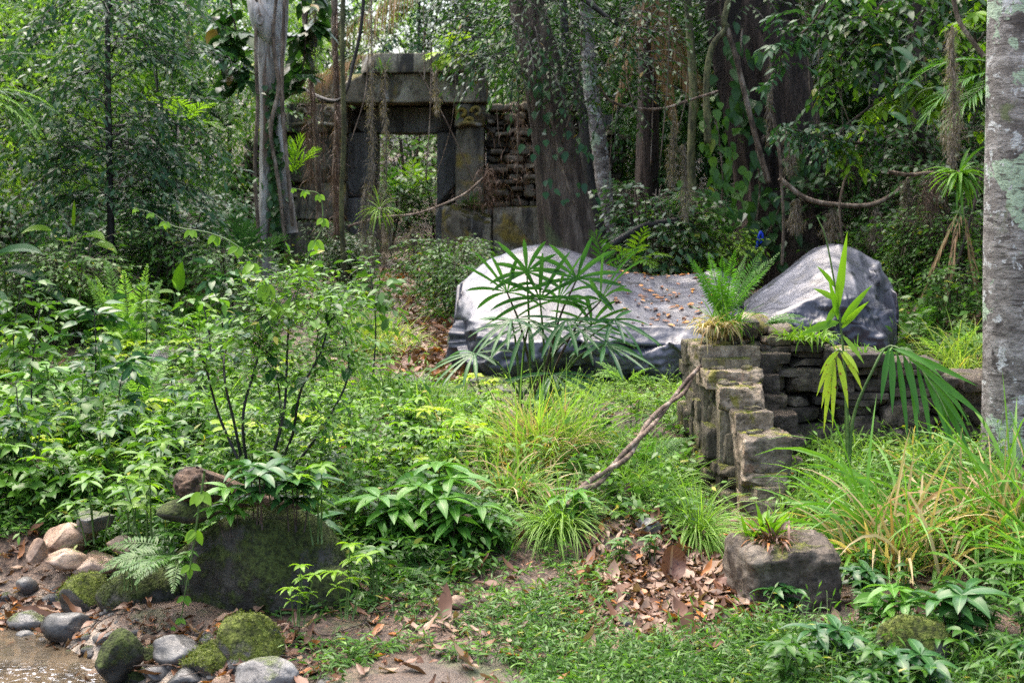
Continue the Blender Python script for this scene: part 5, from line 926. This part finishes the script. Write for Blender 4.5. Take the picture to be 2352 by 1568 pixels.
grass('long grass left in front of the stepped wall face', G(1870, 6.9), [('blades', 'finegrass', 150, .32, .008, .4, 1.4, .3, (0, 0, 0))]); grass('grass sprouting on the big squared block', A(1.02, 5.8, .26), [('blades', 'bright', 40, .16, .016, 1., 1.2, .05, (0, -.2, 0))])
bpy.data.objects['grass_clump.010' if 'grass_clump.010' in bpy.data.objects else 'grass_clump'].location.z += 0
def onwall(label, c, n, L, W_, m, r, sp=.9, bend=1.8, name='grass_tuft'):
    mb = MB(); tuft(mb, c, n, L, W_, sp, bend, r, 6); return tag(mb.build(name, M[m], loc=c), label, 'grass tuft')
onwall('green grass tuft round the fern on the wall top', P(1680, 745, 8.0), 120, .2, .012, 'grass', .13); onwall('dry brown grass hanging over the wall end below the fern', P(1650, 752, 7.95), 170, .17, .011, 'straw', .1, 1.1, 2.6)
onwall('fresh green grass along the wall top right of the fern', P(1850, 778, 8.1), 150, .13, .012, 'bright', .18); onwall('short grass on the wall top towards the lichen trunk', P(1990, 815, 8.2), 90, .12, .01, 'grass', .2); onwall('leafy sprouts on the squared block below the wall end', P(1745, 1225, 5.95), 60, .15, .02, 'bright', .07, .9, 1.2); onwall('dry grass and roots on the squared block', P(1770, 1240, 5.85), 90, .13, .01, 'dead', .1, 1.2, 2.)
for (lab, px, Y, n, L, m) in [('pale fine grass among the herbs low on the left slope', 250, 7.6, 150, .32, 'finegrass'), ('fine grass between the ferns on the left slope', 480, 8.6, 160, .36, 'finegrass'), ('yellowed grass at the left edge of the slope', 60, 8.0, 120, .3, 'yellowgrass'), ('fine grass behind the small-leaved shrub', 720, 8.4, 200, .36, 'finegrass'), ('fine grass along the foot of the long wall face', 1960, 7.7, 260, .22, 'finegrass'), ('yellowed grass at the foot of the wall near the lichen trunk', 2150, 7.6, 240, .26, 'yellowgrass'), ('short grass left of the stone slab', 860, 9.2, 160, .3, 'finegrass'), ('fine grass in front of the stone slab', 1010, 8.9, 180, .3, 'finegrass'), ('yellow-green grass at the left side of the littered path', 880, 11.3, 200, .4, 'yellowgrass'), ('green grass patch beside the littered path', 840, 12.2, 160, .4, 'finegrass'), ('fine grass behind the long rock', 1560, 13, 150, .45, 'finegrass'), ('pale grass on the right slope near the lichen trunk', 2230, 10, 240, .5, 'yellowgrass'), ('green grass above the gateway path', 1060, 13.2, 140, .4, 'finegrass')]:
    grass(lab, G(px, Y), [('blades', m, n, L, .01, .7, 1.8, .35, (0, -.1, 0))])
# palm seedlings in front of the wall
t = thing('palm_seedling', 'upright palm seedling with bright broad leaflets in front of the humped rock', 'palm', P(1945, 1090, 7.3)); sm = MB(); q = 7.3
tubes(sm, spline([P(1945, 1100, q), P(1942, 900, q), P(1930, 740, q), P(1900, 560, q), P(1878, 500, q)], 30), np.linspace(.008, .003, 30), 6); sm.build('stalk', M['stem'], t)
for (a, b, W_) in [((1921, 722), (1943, 540), .05), ((1930, 745), (1995, 655), .04), ((1932, 755), (1990, 690), .035), ((1928, 740), (1840, 760), .045), ((1920, 690), (1872, 660), .035), ((1922, 700), (1890, 760), .035), ((1935, 770), (1985, 830), .03), ((1918, 660), (1880, 610), .03), ((1925, 735), (1905, 640), .035)]:
    lm = MB(); a_, b_ = P(*a, q), P(*b, q - rng.uniform(0, .12)); L = np.linalg.norm(b_ - a_); ribbons(lm, a_[None], (b_ - a_)[None] + A(0, 0, .12 * L), A(.2, -1, .35)[None], L * 1.05, W_, .35, 8, LANCE, .18, 3); lm.build('leaflet', M['bright'], t)
t = thing('palm_seedling', 'palm seedling with a drooping yellow-green spotted frond and a dark feather frond', 'palm', P(1950, 1095, 7.2)); sm = MB(); q = 7.2
tubes(sm, spline([P(1952, 1100, q), P(1946, 950, q), P(1940, 840, q), P(1930, 805, q), P(1912, 812, q)], 30), np.linspace(.009, .003, 30), 6); tubes(sm, spline([P(1950, 1090, q), P(1960, 960, q), P(2000, 860, q), P(2042, 795, q), P(2100, 830, q - .1), P(2150, 900, q - .2), P(2180, 960, q - .25)], 40), np.linspace(.009, .003, 40), 6); sm.build('stalks', M['stem'], t)
lm = MB()
for (a, b, W_) in [((1925, 806), (1872, 900), .03), ((1920, 808), (1884, 930), .03), ((1916, 812), (1890, 985), .03), ((1916, 815), (1912, 975), .03), ((1922, 815), (1950, 930), .035), ((1930, 808), (1985, 890), .03), ((1928, 806), (1880, 850), .028), ((1935, 806), (1975, 850), .025)]:
    a_, b_ = P(*a, q), P(*b, q - .1); L = np.linalg.norm(b_ - a_); ribbons(lm, a_[None], (b_ - a_)[None] + A(0, 0, .25 * L), A(.1, -1, .2)[None], L * 1.05, W_, .8, 8, LANCE, .18, 3)
lm.build('spotted_frond', M['yellow'], t); lm = MB()
for (a, b, W_) in [((2042, 797), (2018, 930), .032), ((2048, 800), (2050, 960), .036), ((2060, 806), (2085, 1000), .038), ((2075, 815), (2118, 960), .036), ((2090, 826), (2110, 1010), .036), ((2105, 838), (2150, 1020), .036), ((2120, 856), (2190, 1010), .034), ((2050, 800), (2180, 840), .036), ((2065, 808), (2240, 885), .04), ((2085, 822), (2255, 930), .042), ((2105, 840), (2260, 960), .042), ((2125, 865), (2255, 1000), .04), ((2145, 895), (2240, 1040), .036), ((2160, 925), (2200, 1050), .034)]:
    a_, b_ = P(*a, q - .1), P(*b, q - .25); L = np.linalg.norm(b_ - a_); ribbons(lm, a_[None], (b_ - a_)[None] + A(0, 0, .12 * L), A(.1, -1, .45)[None] + rng.normal(size=(1, 3)) * .25, L * rng.uniform(.92, 1.1), W_ * rng.uniform(.8, 1.1), rng.uniform(.2, 1.), 8, LANCE, .22, 3)
lm.build('feather_frond', M['palm'], t)
# twisted branch, stump, dark-stemmed shrub with a trailing vine
tw = MB(); pa = spline([P(1604, 845, 7.9), P(1560, 905, 7.7), P(1500, 965, 7.4), P(1455, 1025, 7.1), P(1395, 1085, 6.85), P(1335, 1125, 6.7), P(1290, 1160, 6.6)], 90); th = np.linspace(0, 15, 90)
for s in (0, np.pi): tubes(tw, pa + np.stack([np.cos(th + s) * .016, np.sin(th + s) * .016, np.sin(th + s + .6) * .019], -1), np.linspace(.011, .015, 90)[:, None] * (1 + .3 * (fbm(np.stack([th[:, None] * 2 + s + np.zeros((1, 8)), np.arange(8)[None] + 0 * th[:, None], np.zeros((90, 8))], -1), 3, 4) - .45)), 8)
tag(tw.build('twisted_branch', M['wood'], loc=P(1340, 1120, 6.7)), 'twisted double-stranded bare branch leaning from the ground up to the stepped wall', 'branch')
st = thing('stump', 'dark rotting stump with a crumbly knobbed end above the largest mossy boulder', 'stump', P(440, 1150, 6.1)); r_ = rock(P(438, 1112, 5.82), (.072, .08, .064), 9, 5, .3, 2, fine=.12); r_.build('knob', M['burl'], st)
sb = MB(); trunk([P(445, 1112, 5.85), P(500, 1125, 6.0), P(580, 1150, 6.1), P(690, 1165, 6.1)], [.07, .06, .05, .03], 50, 20, .3, 3, .15, 12, sb); sb.build('log', M['burl'], st)
rb2 = rock(P(435, 1172, 5.82), (.13, .1, .05), 19, 4, .3, 4); tag(rb2.build('stone', M['darkmoss'], loc=P(435, 1172, 5.82)), 'dark flat stone under the rotting stump', 'stone')
t = thing('shrub', 'thin dark-stemmed shrub with small glossy light leaves left of the centre', 'shrub', G(585, 6.9)); sm, lm, bl = MB(), MB(), MB(); q = 6.9 / F; ends = []
for pts in [[(565, 1115), (540, 980), (516, 870), (525, 790), (600, 730), (640, 690)], [(575, 1120), (558, 960), (592, 820), (600, 740), (620, 680)], [(600, 1120), (650, 960), (660, 800), (668, 700), (690, 640)], [(640, 1110), (700, 1040), (760, 950), (800, 860), (790, 760)], [(610, 1120), (668, 1010), (690, 900), (740, 800), (760, 700)], [(575, 1115), (505, 960), (470, 840), (430, 790)], [(600, 1110), (640, 1000), (640, 890), (610, 800)]]:
    p = spline([P(*p_, 6.9 + rng.normal() * .06) for p_ in pts], 30); tubes(sm, p, np.linspace(.0085, .003, 30), 6); ends.append(p[12:])
ends = np.concatenate(ends); n = 190; o = ends[rng.integers(0, len(ends), n)]; o = o[(np.arange(n) % 3 > 0) | (o[:, 2] > .9)]; n = len(o); sprays(lm, sm, o, rdir(n) * A(1, 1, .6) + A(0, 0, .35), rnd(n, .08, .28), 7, .055, .025, .5, .002, 3, OVATE, 3, .9)
n = 230; o = np.stack([(rnd(n, 560, 830) - 1176) * q, 6.9 + rng.normal(size=n) * .13, CAMZ - (rnd(n, 620, 1060) ** 1. - HOR) * q], -1); sprays(lm, sm, o, rdir(n) * A(1, 1, .6) + A(0, 0, .3), rnd(n, .06, .2), 6, .042, .018, .4, .0018, 3, OVATE, 3, .9)
o = ends[rng.integers(0, len(ends), 26)]; ribbons(bl, o, rdir(26) * A(1, 1, .3) + A(0, -.3, -.3), A(0, -.3, 1.), rnd(26, .08, .13), rnd(26, .045, .065), .6, 5, OVATE, .15, 3)
sm.build('stems', M['darkbark'], t); lm.build('foliage', M['herb'], t); bl.build('large_leaves', M['darkvein'], t)
def vine(label, pts, Y, n, ll):
    t = thing('trailing_vine', label, 'vine', P(*pts[0], Y)); sm, lm = MB(), MB(); p = spline([P(*p_, Y) for p_ in pts], 60); tubes(sm, p, np.linspace(.005, .0015, 60), 5); sm.build('stem', M['stem'], t)
    i = np.linspace(6, 58, n).astype(int); s = np.linspace(1, .3, n)[:, None] * np.ones((1, 3)); s = s.ravel(); i = np.repeat(i, 3); a = np.tile([-1., 0, 1.], n)
    d = np.stack([a * .9, -.3 + 0 * a, -.7 - .2 * rnd(len(a))], -1) + rng.normal(size=(len(a), 3)) * .25; ribbons(lm, p[i], d, A(0, -1, .6), ll * s * rnd(len(a), .8, 1.1), ll * .55 * s, .5, 5, OVATE, .14, 3); lm.build('leaves', M['bright'], t)
vine('thin vine with bright leaflets reaching up to the left in front of the pale trunk', [(680, 750), (630, 680), (590, 620), (545, 565), (480, 535), (400, 520), (350, 490), (305, 478)], 6.8, 9, .09)
vine('vine with bright leaflets climbing straight up from the small-leaved shrub', [(660, 740), (690, 650), (715, 570), (740, 520), (735, 450), (700, 438), (672, 432)], 6.85, 7, .085)
vine('thin vine hanging down in front of the largest mossy boulder', [(470, 1080), (455, 1180), (440, 1280), (425, 1360), (415, 1420), (395, 1440)], 5.5, 6, .07)

# ---------------------------------------------------------------- undergrowth, weeds, fallen leaves (nobody could count them)
def cover(name, m, regs, loc, prof=OVATE, up=.8):
    lm, sm = MB(), MB()
    for (poly, n, Ya, Yb, h, K, ll, lw, lam) in regs:
        o = scatter(n, poly, Ya, Yb, lam); n = len(o); pt = fbm(o * A(1, 1, 0) * 1.6, 3, 17); o = o[pt > rnd(n, .22, .5)]; n = len(o)
        d = nrm(rng.normal(size=(n, 3)) * A(.6, .6, .2) + A(0, 0, up)); sprays(lm, sm, o, d, h * rng.lognormal(-.3, .45, n), K, ll, lw, .9, .0022, 3, prof, 2, 1.05, .5)
    o = lm.build(name, M[m], loc=loc); tag(o, kind='stuff'); s = sm.build(name + '_stems', M['stem'], o); tag(s, kind='stuff'); return o
ALLL = [(-150, 720), (620, 650), (900, 720), (900, 870), (1040, 930), (1300, 950), (1560, 940), (1580, 1010), (1590, 1240), (1350, 1180), (1180, 1260), (900, 1300), (420, 1240), (330, 1190), (60, 1230), (-150, 1300)]
tag(cover('undergrowth', 'herb', [(ALLL, 5200, 6.3, 13, .22, 7, .05, .02, 1.9)], (0, 8, .3)), 'thick light green undergrowth of small leaves covering the clearing', 'undergrowth')
tag(cover('undergrowth', 'finegrass', [([(1040, 885), (1620, 880), (1590, 970), (1040, 950)], 1500, 8.6, 10.4, .11, 6, .05, .012, 1.), ([(820, 900), (1040, 905), (1040, 950), (820, 960)], 500, 8.6, 10, .1, 6, .05, .012, 1.)], (0, 9, .35), LANCE), 'low pale green growth along the foot of the long rock', 'undergrowth')
tag(cover('undergrowth', 'mid', [(ALLL, 2600, 6.3, 13, .2, 6, .065, .024, 1.9), ([(400, 1200), (900, 1220), (1250, 1240), (1240, 1330), (820, 1400), (700, 1340)], 700, 5.6, 6.6, .16, 6, .05, .018, 1.)], (0, 8, .3)), 'darker green undergrowth of larger leaves mixed through the clearing', 'undergrowth')
tag(cover('undergrowth', 'mid', [([(-200, 560), (760, 560), (900, 700), (620, 760), (-200, 800)], 2200, 11, 24, .45, 7, .09, .04, 1.4), ([(1000, 590), (1100, 560), (2400, 520), (2400, 860), (2040, 880), (2060, 640), (1080, 640)], 2600, 10, 22, .4, 7, .08, .035, 1.4)], (0, 15, .6)), 'shaded undergrowth on the forest floor around the gateway and slopes', 'undergrowth')
FG = [(760, 1420), (880, 1330), (1250, 1260), (1420, 1300), (1380, 1480), (1560, 1500), (1740, 1420), (1900, 1480), (2420, 1500), (2420, 1660), (1300, 1660), (1200, 1530), (900, 1500), (720, 1560)]
FG3 = [(-150, 1160), (430, 1150), (470, 1240), (330, 1330), (250, 1300), (60, 1200), (-150, 1330)]; FG4 = [(640, 1390), (860, 1330), (1000, 1400), (900, 1500), (700, 1568), (640, 1480)]
WF = [(1830, 1010), (2300, 1000), (2320, 1180), (1830, 1200)]
FG2 = [(1180, 1600), (1400, 1500), (1800, 1440), (2420, 1500), (2420, 1680), (1000, 1680)]
tag(cover('creeping_weeds', 'mid', [(FG, 4200, 4.7, 6.5, .085, 7, .040, .009, 1.), (FG2, 4600, 4.6, 5.6, .10, 7, .042, .0085, 1.), (FG3, 1900, 5.6, 7.2, .14, 6, .05, .018, 1.), (FG4, 900, 5., 6.2, .11, 6, .045, .012, 1.)], (.4, 5.4, 0), LANCE), 'low creeping small-leaved weeds on the mud in front', 'weeds')
tag(cover('creeping_weeds', 'herb', [(FG, 1900, 4.7, 6.5, .10, 6, .042, .010, 1.), (FG2, 1500, 4.6, 5.6, .11, 6, .045, .009, 1.), (WF, 1500, 6.2, 8.0, .16, 6, .05, .016, 1.)], (.4, 5.4, 0), LANCE), 'light green seedlings mixed among the creeping weeds in front', 'weeds')
def litter(m, regs, label, name='fallen_leaves'):
    mb = MB()
    for (poly, n, Ya, Yb, L, lam) in regs:
        o = scatter(n, poly, Ya, Yb, lam); n = len(o); o[:, 2] += rnd(n, .004, .03); a = rnd(n, 0, 6.283); d = np.stack([np.cos(a), np.sin(a), rng.normal(size=n) * .12], -1)
        s = L * rng.lognormal(0, .35, n); ribbons(mb, o, d, A(0, 0, 1) + rng.normal(size=(n, 3)) * .35, s, s * rnd(n, .25, .5), rng.normal(size=n) * .85, 5, OVATE, .2, 3, .12)
    return tag(mb.build(name, M[m], loc=(0, 7, .2)), label, 'leaf litter', kind='stuff')
LIT = [(1380, 1210), (1480, 1190), (1640, 1240), (1720, 1330), (1800, 1440), (1700, 1500), (1420, 1500), (1300, 1430), (1340, 1290)]
PATH = [(880, 880), (1075, 880), (1070, 740), (1000, 700), (1010, 560), (840, 560), (900, 700), (940, 770)]
SLO = [(1950, 560), (2300, 540), (2300, 800), (2060, 800)]; STR = [(-100, 1200), (120, 1210), (250, 1300), (400, 1450), (700, 1440), (760, 1560), (500, 1560), (-100, 1440)]; ALLG = [(-200, 620), (2500, 560), (2500, 1660), (-200, 1660)]
litter('dead', [(LIT, 900, 5.0, 6.9, .06, 1.), (PATH, 900, 8.5, 21, .09, 1.6), (SLO, 1100, 9.5, 19, .1, 1.4), (STR, 300, 5, 7.0, .06, 1.), (ALLG, 2200, 4.8, 20, .07, 1.6)], 'brown fallen leaves littering the path, slope and bank')
litter('deadpale', [(LIT, 650, 5.0, 6.9, .06, 1.), (PATH, 500, 8.5, 21, .09, 1.6), (SLO, 250, 9.5, 19, .1, 1.4), (STR, 130, 5, 7.0, .05, 1.), (FG, 90, 4.8, 6.6, .06, 1.), (ALLG, 500, 4.8, 20, .07, 1.6)], 'pale and pinkish fallen leaves littering the path and bank')
litter('dead', [(LIT, 1500, 5.0, 6.9, .022, 1.), (FG, 2200, 4.7, 6.6, .018, 1.), (STR, 1000, 4.9, 6.4, .016, 1.), (PATH, 900, 8.5, 16, .035, 1.6), (SLO, 900, 9.5, 16, .04, 1.4)], 'small crumbs of rotted brown leaf lying over mud, gravel and path', 'leaf_crumbs')
twg = MB(); o = np.concatenate([scatter(260, LIT, 5, 6.9, 1.), scatter(260, FG, 4.7, 6.6, 1.), scatter(160, STR, 4.9, 6.4, 1.), scatter(200, PATH, 8.5, 16, 1.6), scatter(300, SLO, 9.5, 16, 1.4)]); n = len(o); a = rnd(n, 0, 6.283); pth, _ = droop_path(o + A(0, 0, .008), np.stack([np.cos(a), np.sin(a), rnd(n, -.05, .25)], -1), rnd(n, .04, .22), rnd(n, 0, .5), 5); pth[:, 1:-1] += rng.normal(size=(n, 3, 3)) * .005; tubes(twg, pth, rnd(n, .0012, .0035)[:, None] * np.linspace(1, .6, 5)[None], 5)
tag(twg.build('fallen_twigs', M['twig'], loc=(0, 7, .2)), 'thin broken twigs strewn over mud, litter and path', 'twigs', kind='stuff')
def dead_leaf(label, c, d, n, L, W_, bend, m='dead', f=.25):
    mb = MB(); ribbons(mb, A(*c)[None], A(*d)[None], A(*n)[None], L, W_, bend, 12, ROUND, f, 5, .09); return tag(mb.build('dead_leaf', M[m], loc=c), label, 'dead leaf')
dead_leaf('large curled red-brown dead leaf standing upright below the wall end', P(1540, 1340, 6.05), (.2, .65, .75), (.3, -.75, .65), .165, .115, -1.3, 'deadvein', .4); dead_leaf('large crumpled brown dead leaf beside the upright one', P(1640, 1330, 6.0), (.6, -.5, -.1), (-.1, -.5, 1), .17, .12, .5, 'deadvein', .35)
for (lab, px, py, d, L, W_, m) in [('long curled tan leaf lying in the weeds', 1000, 1440, (1, -.5, .1), .16, .035, 'deadpale'), ('curled reddish leaf on the mud in front', 960, 1500, (.8, .6, .15), .15, .035, 'deadpale'), ('pale rolled dead leaf in the low weeds', 1060, 1385, (.4, .6, .4), .1, .08, 'deadpale'), ('brown curled leaf half buried in the low weeds', 990, 1405, (-1, .2, .2), .12, .06, 'dead'), ('orange leaf on the wet stones behind the saddle boulder', 500, 1455, (1, .2, .3), .1, .05, 'orange'), ('big grey-brown leaf lying at the lower edge of the litter', 1660, 1470, (1, -.1, .1), .17, .09, 'deadpale'),
        ('long tan leaf near the blue-grey stone', 1500, 1440, (1, .2, .15), .14, .04, 'deadpale'), ('orange dead leaf in the litter below the block', 1600, 1400, (.8, -.3, .3), .08, .04, 'orange'), ('broad dark leaf leaning on the squared block', 1760, 1400, (-.9, .1, .5), .2, .08, 'dead'), ('pale dead leaf at the foot of the twisted branch', 1450, 1010, (.8, .3, .5), .12, .06, 'deadpale'), ('orange curled leaf on the bank left of the tan stones', 30, 1365, (1, .3, .3), .09, .05, 'orange')]:
    dead_leaf(lab, GP(px, py) + A(0, 0, .025), (d[0], d[1], d[2] * .5), (0, -.2, 1), L * .8, W_ * .8, .9, m)
# leaves fallen on the long rock, dropped on its surface
dg = bpy.context.evaluated_depsgraph_get(); dg.update(); n = 0
rk = bpy.data.objects['rock']
for i in range(400):
    px, py = rng.uniform(1400, 1640), rng.uniform(640, 745); o = A(rng.uniform(.75, 1.5), rng.uniform(10.05, 11.2), 3.)
    hit, loc, nor, _ = rk.ray_cast(rk.matrix_world.inverted() @ __import__('mathutils').Vector(o), (0, 0, -1))
    if not hit or nor.z < .75 or n >= 120: continue
    n += 1; a = rng.uniform(0, 6.28)
    if n == 1: mbo, mbd = MB(), MB()
    c = A(*(rk.matrix_world @ loc)); L = rng.uniform(.03, .075); ribbons(mbo if n % 3 else mbd, c[None] + A(0, 0, .006), A(math.cos(a), math.sin(a), .15)[None], A(*nor)[None] + rng.normal(size=(1, 3)) * .15, L, L * .45, .5, 4, OVATE, .15, 3)
if n:
    tag(mbo.build('fallen_leaves', M['orange'], loc=(1.1, 10.6, 1)), 'orange and tan leaves scattered on the flat top of the long rock', 'leaf litter', kind='stuff'); tag(mbd.build('fallen_leaves', M['dead'], loc=(1.1, 10.6, 1)), 'brown leaves scattered on the flat top of the long rock', 'leaf litter', kind='stuff')

for o in C.objects:
    if o.name.split('.')[0] in ('branches', 'twigs') and o.parent: o['kind'] = 'stuff'
